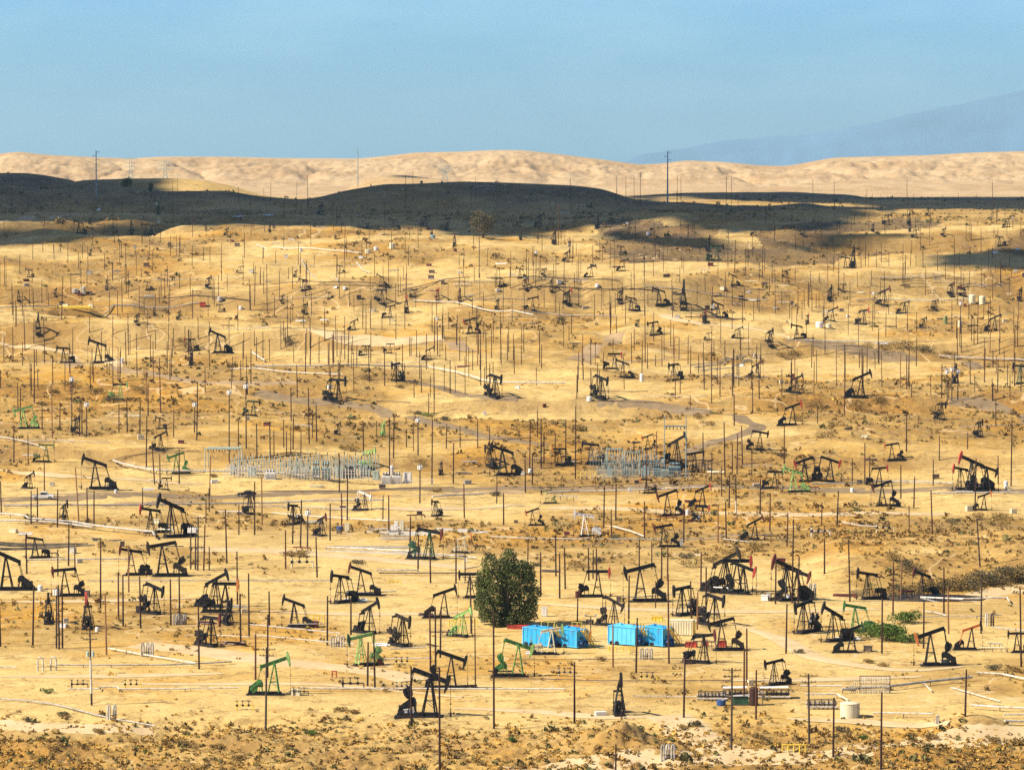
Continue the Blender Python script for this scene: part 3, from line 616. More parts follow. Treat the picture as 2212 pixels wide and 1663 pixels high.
# ------------------------------------------------------------------ poles: u, v at the foot, v at the top, style
# r rusty pipe pole, x wooden pole with crossarm, t pole with transformers, o orange-brown, w lower part white, s slim
POLES = [tuple(r.split(',')) for r in """71,1393,1263,r;122,1400,1266,t;128,1402,1262,r;135,1400,1264,r;217,1323,1165,r;230,1414,1281,o;256,1340,1236,r;266,1352,1240,r;304,1357,1244,r;369,1350,1250,r;388,1329,1244,r;198,1523,1362,x;430,1445,1305,r;513,1305,1190,r;520,1390,1281,r;538,1377,1237,r;552,1468,1368,r;1,1396,1300,r;
582,1352,1276,r;578,1463,1326,r;574,1578,1396,x;707,1393,1286,r;758,1371,1289,r;794,1481,1386,r;810,1488,1363,r;930,1450,1320,r;941,1440,1310,r;951,1420,1310,r;1018,1368,1241,x;985,1260,1169,r;888,1569,1438,r;950,1675,1440,r;1027,1488,1333,s;1067,1573,1315,r;
1247,1344,1280,r;1358,1347,1242,r;1324,1441,1348,o;1374,1453,1333,r;1445,1433,1237,r;1494,1335,1254,r;1506,1360,1278,o;1525,1332,1225,r;1241,1562,1428,r;1477,1550,1418,r;1613,1473,1356,r;1607,1523,1400,r;1580,1618,1440,x;1633,1553,1446,r;1330,1672,1606,r;
1675,1304,1207,r;1698,1411,1303,r;1711,1302,1120,r;1724,1310,1200,r;1748,1611,1453,x;1800,1635,1505,r;1903,1660,1493,r;1905,1411,1290,r;1836,1299,1164,r;1781,1239,1164,r;1929,1329,1214,r;1946,1294,1209,o;2039,1324,1224,r;2049,1369,1267,o;2119,1368,1236,x;2117,1224,1119,x;1995,1400,1299,r;2206,1440,1270,r;2085,1547,1445,r;
2014,1154,1057,r;1964,1152,1092,s;1974,1097,1029,r;1808,1137,1059,r;1775,1134,1084,r;1663,1147,1064,r;1700,1180,1107,r;1946,1077,1004,r;2016,1049,992,r;2106,1104,990,r;2184,1050,906,r;2156,1044,984,r;1841,1047,989,r;1868,1044,956,r;1878,1044,983,o;2090,970,933,r;2029,994,941,r;1958,976,891,r;2151,921,863,r;1824,896,816,r;1962,834,751,r;1969,858,830,r;1689,854,796,r;1766,914,876,r;1694,1010,918,r;2034,859,786,r;2046,874,796,t;2056,866,791,t;2069,864,796,t;2096,831,779,r;2155,846,774,r;2145,864,829,s;
54,756,671,r;74,871,754,r;96,784,734,r;67,856,796,r;39,889,826,r;44,916,836,r;113,946,831,o;91,929,866,r;129,924,869,r;155,931,811,t;172,941,866,r;177,938,868,r;187,942,866,t;195,841,779,r;275,934,863,r;302,936,866,r;257,934,871,w;320,899,826,r;316,1014,899,r;347,891,774,r;325,786,724,r;296,814,759,r;425,951,824,r;420,934,866,t;375,944,884,r;334,1046,954,r;346,1050,981,r;387,1046,970,r;453,1070,984,o;495,996,839,t;515,969,904,r;532,969,826,t;96,1060,996,r;61,1001,939,r;30,999,929,r;171,1137,1009,o;
3,1112,1039,r;67,1132,1059,r;81,1127,1052,r;124,1139,1057,r;189,1129,1052,r;203,1134,1059,r;308,1100,1052,r;445,1130,1079,r;452,1105,1054,r;490,1217,1099,r;516,1155,1089,r;550,1155,1039,r;412,1229,1134,t;422,1230,1134,t;427,1232,1114,x;440,1232,1132,r;452,1232,1180,r;148,1222,1130,r;58,1239,1154,r;125,1244,1187,o;162,1240,1180,o;278,1279,1182,o;
566,1134,1029,o;617,1229,1144,r;632,1174,1094,r;649,1184,1079,r;664,1184,1097,t;685,1247,1159,r;713,1167,1087,r;738,1142,1064,r;750,1124,1029,r;733,1064,979,r;827,1124,1069,o;840,1149,1069,r;842,1044,901,r;885,1204,1117,r;903,1234,1154,r;930,1259,1184,r;907,1087,1000,t;933,1046,904,r;1003,1119,1044,r;1073,1087,1027,r;1088,1134,1064,r;1005,1254,1189,o;
668,959,836,r;675,946,884,s;684,954,874,r;629,909,841,r;633,971,901,r;628,985,920,r;619,986,931,x;650,989,931,x;584,991,909,x;592,991,929,x;613,966,906,x;555,989,914,x;660,809,721,r;670,789,719,r;689,784,726,r;709,791,741,r;728,769,709,r;752,789,711,r;762,766,726,s;785,984,909,r;814,946,909,s;850,989,894,r;878,966,926,r;893,974,914,s;903,984,899,t;964,969,916,r;979,1044,956,r;994,966,919,r;1032,969,904,r;1058,971,919,r;926,896,849,r;938,894,836,r;885,769,729,r;888,769,729,r;900,771,714,r;993,779,724,r;1021,800,754,r;963,779,746,t;1062,774,711,r;1082,779,696,r;1096,779,721,r;
1109,779,721,r;1170,796,744,r;1260,821,746,r;1276,789,729,r;1286,789,744,s;1430,791,726,r;1416,791,766,r;1509,806,766,r;1537,824,744,r;1537,871,814,r;1550,829,771,s;1596,834,779,r;1586,919,851,r;1626,889,826,r;1634,804,746,r;1491,884,854,s;1246,861,809,r;1277,861,804,r;1144,1024,906,r;1150,1047,979,r;1161,944,886,r;1169,1011,904,r;1175,1001,934,r;1199,999,936,r;1222,996,906,r;1243,1034,876,r;1370,1020,951,r;1396,1060,971,r;1417,1000,931,o;1519,1004,934,r;1537,1040,979,r;1566,1029,911,r;1604,1004,919,r;1582,1030,959,r;1592,1024,936,r;1624,1030,970,s;
1135,1064,992,r;1330,1124,1044,r;1304,1139,1050,r;1321,1159,1099,r;1392,1164,1082,r;1477,1172,1087,r;1551,1172,1089,o;1569,1167,1082,r;1559,1072,1007,r;1575,1097,1024,r;1590,1112,1024,w;1642,1112,1034,r;1201,1244,1154,r;1140,1214,1164,r;1168,1287,1192,r;1209,1292,1194,r;1221,1272,1182,r;1272,1254,1182,r;1281,1250,1186,r;1289,1254,1184,r;1381,1229,1164,r;1408,1229,1169,r;1429,1254,1179,r;1442,1254,1179,r;1416,1314,1254,s;1514,1270,1192,r;
114,445,405,r;26,462,378,r;62,458,416,r;152,468,410,r;244,510,440,r;200,530,408,s;262,555,522,r;178,558,528,r;117,560,528,r;116,545,528,s;10,618,553,o;133,690,598,r;188,620,582,r;306,600,579,r;356,640,598,r;301,668,618,r;344,655,620,r;264,675,605,r;415,575,530,r;416,512,452,r;373,455,390,s;383,460,386,s;460,648,598,r;540,670,602,r;550,660,575,r;105,660,632,r;27,680,612,r;90,655,605,o;
665,450,378,x;641,460,391,s;585,435,391,x;570,423,407,s;876,450,378,r;892,435,370,r;1018,450,393,r;945,480,425,s;1027,437,384,s;577,675,572,r;593,683,638,r;627,700,660,s;632,625,577,r;660,640,563,r;733,645,580,r;744,560,480,r;775,515,470,s;745,600,560,s;782,570,520,r;755,662,612,o;784,690,640,t;860,640,575,r;878,640,570,o;872,605,575,s;800,630,595,s;943,690,640,o;992,660,588,r;1035,600,520,r;1070,620,590,r;1001,600,560,s;1103,600,560,r;
1332,420,380,r;1352,427,378,r;1370,437,380,r;1383,448,373,x;1463,438,378,r;1471,443,382,r;1568,473,382,x;1580,446,380,r;1233,460,385,r;1250,460,405,s;1206,530,440,r;1184,490,460,s;1163,520,500,s;1212,520,498,r;1151,575,532,r;1157,620,540,t;1168,590,548,s;1218,640,560,r;1250,602,545,r;1301,565,528,r;1318,580,525,t;1416,560,520,t;1424,560,520,t;1430,560,521,t;1442,550,510,s;1473,580,530,r;1512,548,508,r;1551,600,550,s;1587,590,518,r;1611,595,530,r;1647,600,530,r;1625,555,510,r;1328,590,520,s;1392,610,550,r;1412,540,478,s;1470,495,468,s;1486,520,488,s;1284,690,635,r;1299,670,620,s;1370,650,590,o;1303,660,620,s;1320,700,640,r;1420,665,620,s;1582,660,600,r;1608,665,620,r;1570,650,622,s;1493,690,660,r;1628,690,650,r;
1756,452,388,x;1802,448,388,x;1960,470,386,r;1973,450,420,s;2070,450,416,s;2145,475,393,r;2154,480,430,s;2040,447,430,s;1884,450,418,s;1870,470,420,s;1761,505,478,r;1735,540,500,s;1695,500,470,s;1674,510,480,s;1814,510,478,s;1839,500,470,s;1988,540,490,r;1914,508,488,s;2008,530,475,s;2087,520,480,s;2119,545,515,r;2147,515,492,t;2155,516,492,t;2205,510,470,s;1789,640,560,o;1811,640,548,r;1800,588,555,s;1860,580,540,r;1876,577,543,s;1893,578,540,r;1920,575,545,r;1967,576,540,r;1979,575,550,s;2025,585,545,r;2061,605,570,o;2073,580,545,s;2162,615,565,r;2185,600,575,s;2126,620,590,o;1770,610,590,t;1751,620,585,r;1747,665,610,o;1836,660,610,r;1723,680,660,s;2056,715,650,t;2075,720,650,t;2160,740,660,r;2190,720,665,r;2104,745,690,t;2112,742,688,t;2139,700,640,s;1936,710,665,w;1960,716,662,r;1902,640,600,s;1852,620,590,s;2092,690,640,s;2125,690,640,s;2180,640,600,s;2200,690,640,s""".replace('\n', '').split(';')]
POLES = [(float(a), float(b), float(c_), d) for a, b, c_, d in POLES]
# the thin far scatter that nobody could tell one by one
r2 = np.random.default_rng(21); extra = []
while len(extra) < 680:
    v = 440 + 430 * r2.random() ** .9; u = r2.uniform(-120, 2330)
    if v < 470 and u < 1800 and r2.random() < .5: continue
    s = (v - 83) / 113.0; extra.append((u, v, v - s * r2.uniform(5.5, 12.5), r2.choice(['r', 'r', 's', 's', 'o'])))
allp = sorted([(b - c_, 1, a, b, c_, d) for a, b, c_, d in POLES] + [(b - c_, 0, a, b, c_, d) for a, b, c_, d in extra], reverse=True)
single, mass = allp[:300], allp[300:]
_um = {}
def unit_pole(m, ratio=.72, n=8):
    k = (m, ratio)
    if k not in _um:
        mb = MB(); mb.tube([(0, 0, -.03), (0, 0, .5), (0, 0, 1)], 1.0, n, ratio); _um[k] = mb.mesh('pole', M[m])
    return _um[k]
for hpx, real, u, v, vt, st in single:
    if v > 1663:  # foot below the frame
        p = hit(u, 1663); p = Vector((p.x * .992, p.y * .992, 0)); p.z = float(ground_z(p.x, p.y)); h = (v - vt) / px_per_m(p.y)
    else: p = hit(u, v); h = (v - vt) / px_per_m(p.y)
    rad = {'s': .12, 'x': .185}.get(st, .18)
    m = {'o': 'tanpole', 'x': 'wood', 't': 'wood'}.get(st) or ('rusty' if (int(u) * 7 + int(v)) % 4 else 'rustier')
    if (int(u), int(v)) == (2117, 1224): lean = (-.07, 0)
    elif (int(u), int(v)) in ((334, 1046), (171, 1137)): lean = (-.06, .0)
    else: lean = (random.gauss(0, .013), random.gauss(0, .013))
    o = empty('utility_pole', p) if st in 'xtw' else obj('utility_pole', unit_pole(m), None, p)
    if st not in 'xtw': o.scale = (rad, rad, h)
    else:
        sh = obj('shaft', unit_pole(m), o); sh.scale = (rad, rad, h)
    o.rotation_euler = (lean[1], lean[0], 0)
    if st == 'x':
        for zz, L_ in ((h - .35, 1.5), (h - 1.35, 1.2)) if h > 11 else ((h - .35, 1.3),):
            mb = MB(); mb.box((0, -.16, 0), (2 * L_, .11, .13))
            for x in (-L_ + .15, -.5, .5, L_ - .15): mb.tube([(x, -.16, .06), (x, -.16, .30)], .05, 6)
            mb.bar((-.6, -.14, 0), (0, -.1, -.6), .05); mb.bar((.6, -.14, 0), (0, -.1, -.6), .05)
            mb.build('crossarm', M['wood'], o, (0, 0, zz))
        if (int(u), int(v)) == (198, 1523):
            for x in (-.45, .45):
                mb = MB(); mb.lathe([(.01, -.5), (.24, -.5), (.24, .3), (.15, .42), (.01, .42)], 12); mb.tube([(0, 0, .4), (0, 0, .7)], .05, 6); mb.build('transformer', M['grey'], o, (x, -.2, h - 3.8))
            mb = MB(); mb.tube([(0, 0, 0), (0, 0, h * .5)], rad * 1.06, 10, rad * .9); mb.build('pale_sleeve', M['pipew'], o, (0, 0, h * .16))
    if st == 't':
        for x in (-.42, 0, .42):
            mb = MB(); mb.lathe([(.01, -.55), (.21, -.55), (.21, .35), (.13, .47), (.01, .47)], 12); mb.tube([(0, 0, .45), (0, 0, .8)], .045, 6); mb.build('transformer', M['whitep'], o, (x, -.24 if x == 0 else -.1, h - 1.0))
        mb = MB(); mb.box((0, -.02, 0), (1.3, .1, .12)); mb.build('crossarm', M['wood'], o, (0, 0, h - .45))
    if st == 'w':
        mb = MB(); mb.tube([(0, 0, 0), (0, 0, h * .35)], rad * 1.15, 10); mb.build('pale_sleeve', M['pipew'], o)
    tag(o, None, 'pole', 'utility poles scattered over the field'); reg(o, 'pole', u, v, st=st, m=m, h=h, hpx=hpx)
mb = MB()
for hpx, real, u, v, vt, st in mass:
    p = hit(u, v); h = (v - vt) / px_per_m(p.y); mb.tube([p - Vector((0, 0, .3)), p + Vector((random.gauss(0, .06), 0, h))], .12 if st == 's' else .17, 6, .12)
tag(mb.build('distant_poles', M['rusty']), 'thin rusty poles standing all over the far slopes', 'poles', kind='stuff')
# steel transmission poles and lattice towers on the skyline
for i, (u, v, vt, m) in enumerate([(208, 425, 326, 'bluegrey'), (773, 404, 321, 'bluegrey'), (1442, 437, 327, 'bluegrey')]):
    p = hit(u, v); h = (v - vt) / px_per_m(p.y); o = empty('transmission_pole', p)
    mb = MB(); mb.tube([(0, 0, -.5), (0, 0, h)], .62 if i == 2 else .42, 12, .3); mb.build('shaft', M[m], o)
    for k in range(3):
        mb = MB(); sx = 1 if k % 2 else -1; mb.bar((0, 0, 0), (-2.4 * sx, 0, .5), .22, .26); mb.tube([(-2.3 * sx, 0, .4), (-2.3 * sx, 0, -.8)], .12, 6); mb.build('crossarm', M[m], o, (0, 0, h - 1.2 - 2.6 * k))
    tag(o, ['tall blue grey steel transmission pole rising behind the left dark ridge', 'slender grey steel transmission pole on the left shoulder of the dark hill', 'thick blue steel transmission pole crossing the skyline right of the dark hill'][i], 'pole', 'steel transmission poles on the skyline')
for i, (u, vb, vt) in enumerate([(282, 389, 341), (357, 389, 347), (961, 392, 358)]):
    d = 4150 if i < 2 else 4250; t, s0 = ray(u, vb); s1 = ray(u, vt)[1]; z0 = float(ground_z(t * d, d)); z1 = ZC + float(s1) * d
    h = z1 - z0; mb = MB(); w = 4.0
    for sx in (-1, 1):
        for sy in (-1, 1):
            mb.bar((sx * w, sy * w, 0), (sx * 1.1, sy * 1.1, h * .7), .34); mb.bar((sx * 1.1, sy * 1.1, h * .7), (sx * .9, sy * .9, h), .3)
    for j in range(6):
        a, b2 = j / 6 * .7, (j + 1) / 6 * .7; wa = w + (1.1 - w) * (a / .7); wb = w + (1.1 - w) * (b2 / .7)
        for sy in (-1, 1): mb.bar((-wa, sy * wa, a * h), (wb, sy * wb, b2 * h), .2); mb.bar((wa, sy * wa, a * h), (-wb, sy * wb, b2 * h), .2)
    o = empty('lattice_tower', (float(t) * d, d, z0)); mb.build('tower_frame', M['grey'], o)
    for zz in (.72, .84, .96):
        mb = MB(); mb.bar((-6.5, 0, 0), (6.5, 0, 0), .4, .5); mb.bar((-6.5, 0, 0), (0, 0, 1.5), .2); mb.bar((6.5, 0, 0), (0, 0, 1.5), .2)
        for x in (-6.2, -3.4, 3.4, 6.2): mb.tube([(x, 0, 0), (x, 0, -1.6)], .14, 5)
        mb.build('crossarm', M['grey'], o, (0, 0, h * zz))
    tag(o, ['faint lattice power tower left of its twin before the pale hills', 'faint lattice power tower right of its twin before the pale hills', 'faint lattice power tower behind the big dark hill'][i], 'power tower', 'lattice towers before the far hills')
# ------------------------------------------------------------------ pipelines
def pipe(pts, r, m, label, lift=.5, sup=8.0, group=None, name='pipeline', stand=False):
    P = [hit(u, v) for u, v in pts]; path = []
    for a, b2 in zip(P[:-1], P[1:]):
        n = max(1, int((b2 - a).length / 5)); path += [a.lerp(b2, i / n) for i in range(n)]
    path.append(P[-1]); zz = np.array([float(ground_z(p.x, p.y)) for p in path])
    for _ in range(3):
        if len(zz) > 2: zz[1:-1] = np.maximum(zz[1:-1] - .05, (zz[:-2] + 2 * zz[1:-1] + zz[2:]) / 4)
    path = [Vector((p.x, p.y, z + lift + r)) for p, z in zip(path, zz)]; o0 = path[0].copy(); path = [p - o0 for p in path]
    e = empty(name, o0); mb = MB(); r = r * .82; mb.tube(path, r, 8)
    for p, q in list(zip(path[:-1], path[1:]))[::3]: dd = (q - p).normalized() * .12; mb.tube([p - dd, p + dd], r * 1.2, 8)
    mb.build('pipe', M[m], e)
    d = 0; last = None; n = 0; mb = MB()
    for p, q in zip(path[:-1], path[1:]):
        d += (q - p).length
        if d > sup:
            d = 0; g_ = float(ground_z(p.x + o0.x, p.y + o0.y)) - o0.z - p.z; mb = MB()
            for s in (-.25, .25): mb.bar((0, s, -r - .05), (0, s, g_ - .2), .09)
            mb.bar((0, -.35, -r - .04), (0, .35, -r - .04), .10, .10)
            if n < 90: mb.build('pipe_support', M['piped'], e, p)
            n += 1
    tag(e, label, 'pipeline', group or 'pipelines across the field'); return e
PIPES = [
 ([(650,1492),(900,1493),(1060,1494),(1223,1494)], .17, 'pipew', 'long white pipe running behind the foremost black pumpjack', .35),
 ([(148,1494),(213,1494),(217,1489),(253,1489),(258,1494),(400,1493),(515,1491)], .15, 'pipew', 'white pipe with a raised kink leading to the bright green pumpjack', .35),
 ([(120,1441),(240,1442),(360,1441),(430,1438),(500,1434)], .16, 'pipeg', 'grey pipe from the white arch toward the tall pole at left', .3),
 ([(-10,1446),(36,1446)], .16, 'pipew', 'short white pipe end at the left edge of the flats', .3),
 ([(235,1405),(310,1418),(380,1430),(425,1438)], .16, 'pipew', 'white pipe slanting past the grey pipe loop on the flats', .3),
 ([(-10,1513),(60,1517),(120,1525),(200,1546),(245,1555),(335,1572)], .15, 'pipeg', 'grey pipe winding down the scrubby bank at lower left', .25),
 ([(540,1360),(650,1370),(735,1379)], .14, 'lgrey', 'raised pale pipe on trestles behind the green-headed bright pumpjack', .9),
 ([(548,1379),(650,1389),(765,1399)], .14, 'lgrey', 'lower pale pipe on trestles left of the lime green pumpjack', .6),
 ([(622,1357),(703,1356)], .12, 'lgrey', 'short raised pipe in front of the pumpjack with yellow rails', .7),
 ([(845,1412),(920,1409)], .15, 'lgrey', 'short grey pipe on stands left of the rusty pole trio', .8),
 ([(820,1429),(935,1427)], .14, 'pipew', 'thin white pipe just below the pair of raised grey pipes', .4),
 ([(190,1258),(400,1258),(553,1258),(720,1258)], .14, 'pipeg', 'straight grey pipe passing behind the row of left pumpjacks', .3),
 ([(60,1215),(160,1214),(285,1212)], .2, 'lgrey', 'grey pipe under the dark lined bund at left', .4),
 ([(-10,1118),(55,1122),(62,1129),(155,1136),(205,1146),(330,1158),(334,1166)], .28, 'lgrey', 'thick pale insulated pipe crossing above the lined bund', .8),
 ([(-10,1131),(120,1134),(200,1145)], .25, 'lgrey', 'second thick pale pipe running below the insulated one', .5),
 ([(10,1098),(200,1096),(400,1094),(560,1092),(740,1086),(830,1085)], .24, 'pipeg', 'long grey pipeline along the near edge of the oiled road', .35),
 ([(310,1096),(332,1088),(420,1088)], .18, 'pipew', 'white bent pipe rising beside the road at left', .5),
 ([(935,1080),(1000,1076),(1045,1074)], .24, 'pipew', 'short thick white pipe beside the road', .6),
 ([(590,1112),(640,1117),(740,1124),(845,1129)], .16, 'pipew', 'white pipe sloping behind the pale gravel pads', .35),
 ([(1180,1072),(1250,1068),(1400,1064),(1530,1059)], .24, 'lgrey', 'pale pipe ending behind the red-headed pumpjack pair', .6),
 ([(1755,1050),(1850,1047),(1920,1044),(2000,1047),(2060,1049)], .22, 'pipeg', 'grey pipe running behind the red-headed pumpjacks at right', .4),
 ([(2010,1071),(2110,1071),(2230,1072)], .24, 'pipeg', 'thick grey pipe leaving the frame below the crowded right pumpjacks', .4),
 ([(245,1002),(300,1016),(340,1025),(460,1026),(553,1025),(625,1031),(690,1038)], .3, 'lgrey', 'thick pale pipeline curving from the big left pumpjack to the substation', .7),
 ([(235,1000),(270,990),(330,979),(430,977)], .12, 'piped', 'thin dark pipe above the pale curving pipeline', .4),
 ([(0,948),(40,955),(100,976)], .2, 'lgrey', 'pale pipe at the left edge behind the olive pumpjack', .4),
 ([(553,797),(700,796),(850,796),(925,798),(985,808),(1045,827),(1080,832),(1222,833)], .3, 'pipew', 'thick white pipeline bending down the slope to the middle pumpjack', .6),
 ([(545,766),(572,784)], .3, 'pipew', 'stub of thick white pipe above the bending white pipeline', .5),
 ([(500,800),(600,805),(740,812)], .2, 'pipew', 'thin white pipe under the start of the thick white pipeline', .3),
 ([(893,653),(985,656),(1032,669),(1106,674),(1152,684)], .3, 'pipew', 'white pipe with dark shadow snaking across the middle slopes', .5),
 ([(1740,738),(1830,740),(1960,744)], .26, 'pipew', 'white pipe above the right hand oiled road', .5),
 ([(2028,773),(2110,778),(2230,785)], .34, 'pipew', 'thick white pipe beyond the road at the right edge', .5),
 ([(1060,604),(1180,601),(1280,607),(1340,610)], .26, 'piped', 'dark pipe line under the middle dark scrub slope', .5),
 ([(1120,627),(1260,628),(1300,629),(1420,632)], .22, 'piped', 'second dark pipe line below the first on the middle slope', .4),
 ([(545,617),(700,615),(812,614)], .22, 'piped', 'dark level pipe far left of the snaking white pipe', .5),
 ([(870,628),(930,618),(1015,601)], .2, 'piped', 'dark pipe climbing toward the middle slope', .4),
 ([(0,668),(120,666),(245,661),(430,656)], .26, 'lgrey', 'pale pipe running under the yellow pipe bundle', .4),
 ([(300,645),(420,640),(540,652)], .26, 'piped', 'dark pipe above the pale one on the left slope', .4),
 ([(555,532),(620,542),(720,545),(780,550)], .3, 'pipew', 'white pipe on the sunny slope below the shadow', .5),
 ([(650,563),(730,610)], .24, 'lgrey', 'pale straight pipe going downslope at the left middle', .4),
 ([(770,570),(800,592)], .26, 'pipew', 'twin white pipe piece downslope of the white tanks', .5),
 ([(1900,603),(1960,604),(2035,596)], .28, 'pipew', 'white curved pipe under the dark right hand scrub slope', .6),
 ([(1850,652),(1930,650),(2040,655),(2090,650)], .3, 'lgrey', 'pale pipe left of the two cream tanks', .5),
 ([(1659,650),(1560,640),(1480,628),(1390,620)], .2, 'lgrey', 'pale pipe between the far middle pumpjacks', .4),
 ([(1130,677),(1180,680),(1330,686)], .24, 'lgrey', 'pale pipe continuing right from the snaking white pipe', .4),
 ([(1480,688),(1600,694),(1700,696),(1780,702)], .26, 'piped', 'dark pipe left of the far cream sheds', .4),
 ([(1820,1498),(1925,1491),(2010,1480),(2100,1471)], .26, 'pipeg', 'thick grey pipe with dark underside right of the pipe frame', .5),
 ([(1730,1494),(1818,1494)], .17, 'pipew', 'white pipe left of the upright pipe frame', .9),
 ([(1742,1510),(1808,1508),(1832,1522)], .17, 'pipew', 'white pipe ending at the round cream tank', .7),
 ([(2112,1459),(2165,1461),(2230,1476)], .19, 'pipew', 'white pipe climbing over the rise at the right edge', .4),
 ([(1888,1547),(2016,1549)], .15, 'pipew', 'white pipe right of the round cream tank', .5),
 ([(2100,1531),(2160,1536),(2230,1538)], .2, 'pipew', 'white pipe row at lower right beside the mound', .5),
 ([(2170,1550),(2230,1549)], .16, 'pipew', 'short white pipe behind the mound at the right edge', .4),
 ([(2172,1564),(2230,1566)], .2, 'pipew', 'lowest white pipe at the right edge below the mound', .4),
 ([(1990,1297),(2080,1299),(2175,1298),(2180,1305)], .22, 'pipew', 'white pipe crossing in front of the pond', .5),
 ([(2055,1488),(2095,1500),(2160,1518)], .12, 'pipew', 'thin white pipe running down the bank at right', .2),
 ([(1995,1478),(2013,1496)], .13, 'pipew', 'short white pipe stub crossing under the grey pipe', .2),
 ([(1106,1428),(1240,1428),(1370,1426),(1480,1425)], .08, 'piped', 'thin dark pipe in front of the blue tanks', .25),
 ([(1060,1469),(1180,1470),(1300,1474),(1450,1474),(1580,1473)], .10, 'piped', 'thin dark pipe between the green pumpjack and the yellow valves', .25),
 ([(1370,1508),(1440,1508),(1510,1509)], .10, 'pipew', 'thin pale pipe right of the head-on pumpjack', .3),
 ([(1325,1142),(1360,1152),(1392,1164)], .2, 'pipew', 'white pipe slanting right of the white pumpjack', .4),
 ([(1060,1162),(1140,1166),(1300,1168),(1440,1168)], .16, 'lgrey', 'pale pipe in front of the white pumpjack', .25),
 ([(1470,1168),(1560,1166),(1620,1174)], .14, 'lgrey', 'pale pipe left of the small pumpjack on the bank', .25),
 ([(705,1187),(790,1190),(860,1194),(910,1196)], .22, 'pipew', 'white pipe along the front of the pale gravel pads', .3),
 ([(910,1201),(970,1204),(1030,1209)], .2, 'lgrey', 'pale pipe behind the crown of the big tree', .3),
 ([(815,1236),(860,1237),(905,1236)], .2, 'lgrey', 'low pale pipe above the long pumpjack with slanted guard', .3),
 ([(820,1242),(930,1241),(1030,1242)], .16, 'piped', 'dark pipe left of the big tree', .3),
 ([(1270,868),(1320,868),(1430,872)], .12, 'piped', 'thin dark pipe on the pad near the road fork', .3),
 ([(1820,1133),(1860,1140),(1895,1142)], .2, 'lgrey', 'pale pipe stub left of the small tan wellhead', .35),
 ([(1995,1323),(2020,1326),(2045,1333)], .16, 'lgrey', 'pale broken pipe bundle right of the green bushes', .2),
 ([(2145,1359),(2212,1367)], .16, 'pipeg', 'dark topped pipe on the rise at the right edge', .3),
 ([(1500,797),(1560,790),(1640,770)], .22, 'pipeg', 'first of four parallel pipes climbing the cut slope', .3),
 ([(1515,803),(1580,797),(1650,778)], .22, 'pipeg', 'lowest of four parallel pipes climbing the cut slope', .3),
 ([(1490,792),(1550,785),(1630,765)], .22, 'lgrey', 'uppermost of four parallel pipes climbing the cut slope', .3),
 ([(980,1056),(800,1062),(553,1065)], .12, 'piped', 'thin dark pipe beside the road before the substation', .3),
 ([(1150,1056),(1300,1052),(1500,1042),(1640,1044)], .12, 'piped', 'thin dark pipe beside the road before the twin pole gantry', .3),
]
for a in PIPES: pipe(*a)
# ------------------------------------------------------------------ upright pipe loops on the flats
def loop(u, v, w, h, n, m, label, tm='pipew'):
    p = hit(u, v); s = px_per_m(p.y); w /= s; h /= s; o = empty('pipe_loop', p)
    for i in range(n):
        x = (i / max(1, n - 1) - .5) * w if n > 1 else 0; y = (i % 2) * .5
        mb = MB(); q = .16 if n < 5 else .10; bw = min(.55, w / n * .4)
        mb.tube([(x - bw, y, -.2), (x - bw, y, h * .78), (x - bw * .7, y, h * .95), (x, y, h), (x + bw * .7, y, h * .95), (x + bw, y, h * .78), (x + bw, y, -.2)], q, 8)
        mb.build('loop_pipe', M[m if i % 2 == 0 else tm], o)
    mb = MB(); mb.box((0, .25, h * .3), (w + .8, .08, .1)); mb.build('brace', M['piped'], o)
    tag(o, label, 'pipe loop', 'upright pipe loops beside the pipelines')
loop(101, 1449, 28, 30, 2, 'pipew', 'white pipe arch with two legs at the far left of the flats')
loop(318, 1418, 20, 30, 3, 'lgrey', 'grey triple pipe loop halfway along the slanting white pipe')
loop(388, 1349, 22, 22, 4, 'lgrey', 'small cluster of grey pipe loops below the left pumpjacks', 'pipeg')
loop(1443, 1641, 22, 34, 3, 'lgrey', 'tall grey pipe loops beside the foremost dirt mound')
loop(241, 1554, 12, 32, 2, 'pipew', 'twisted white pipe loop in the scrub at lower left')
loop(729, 1397, 22, 24, 3, 'lgrey', 'grey pipe loops at the end of the trestle pipes')
loop(2138, 1352, 12, 28, 2, 'pipew', 'white pipe loop in a dark frame behind the orange beam pumpjack', 'piped')
loop(1755, 1292, 10, 32, 2, 'pipew', 'white pipe loop in front of the bank at right')
loop(1396, 1424, 20, 24, 3, 'lgrey', 'pipe loops in front of the right blue tank pair')
loop(2025, 1565, 6, 20, 1, 'lgrey', 'single grey pipe loop at the low end of the white pipe')
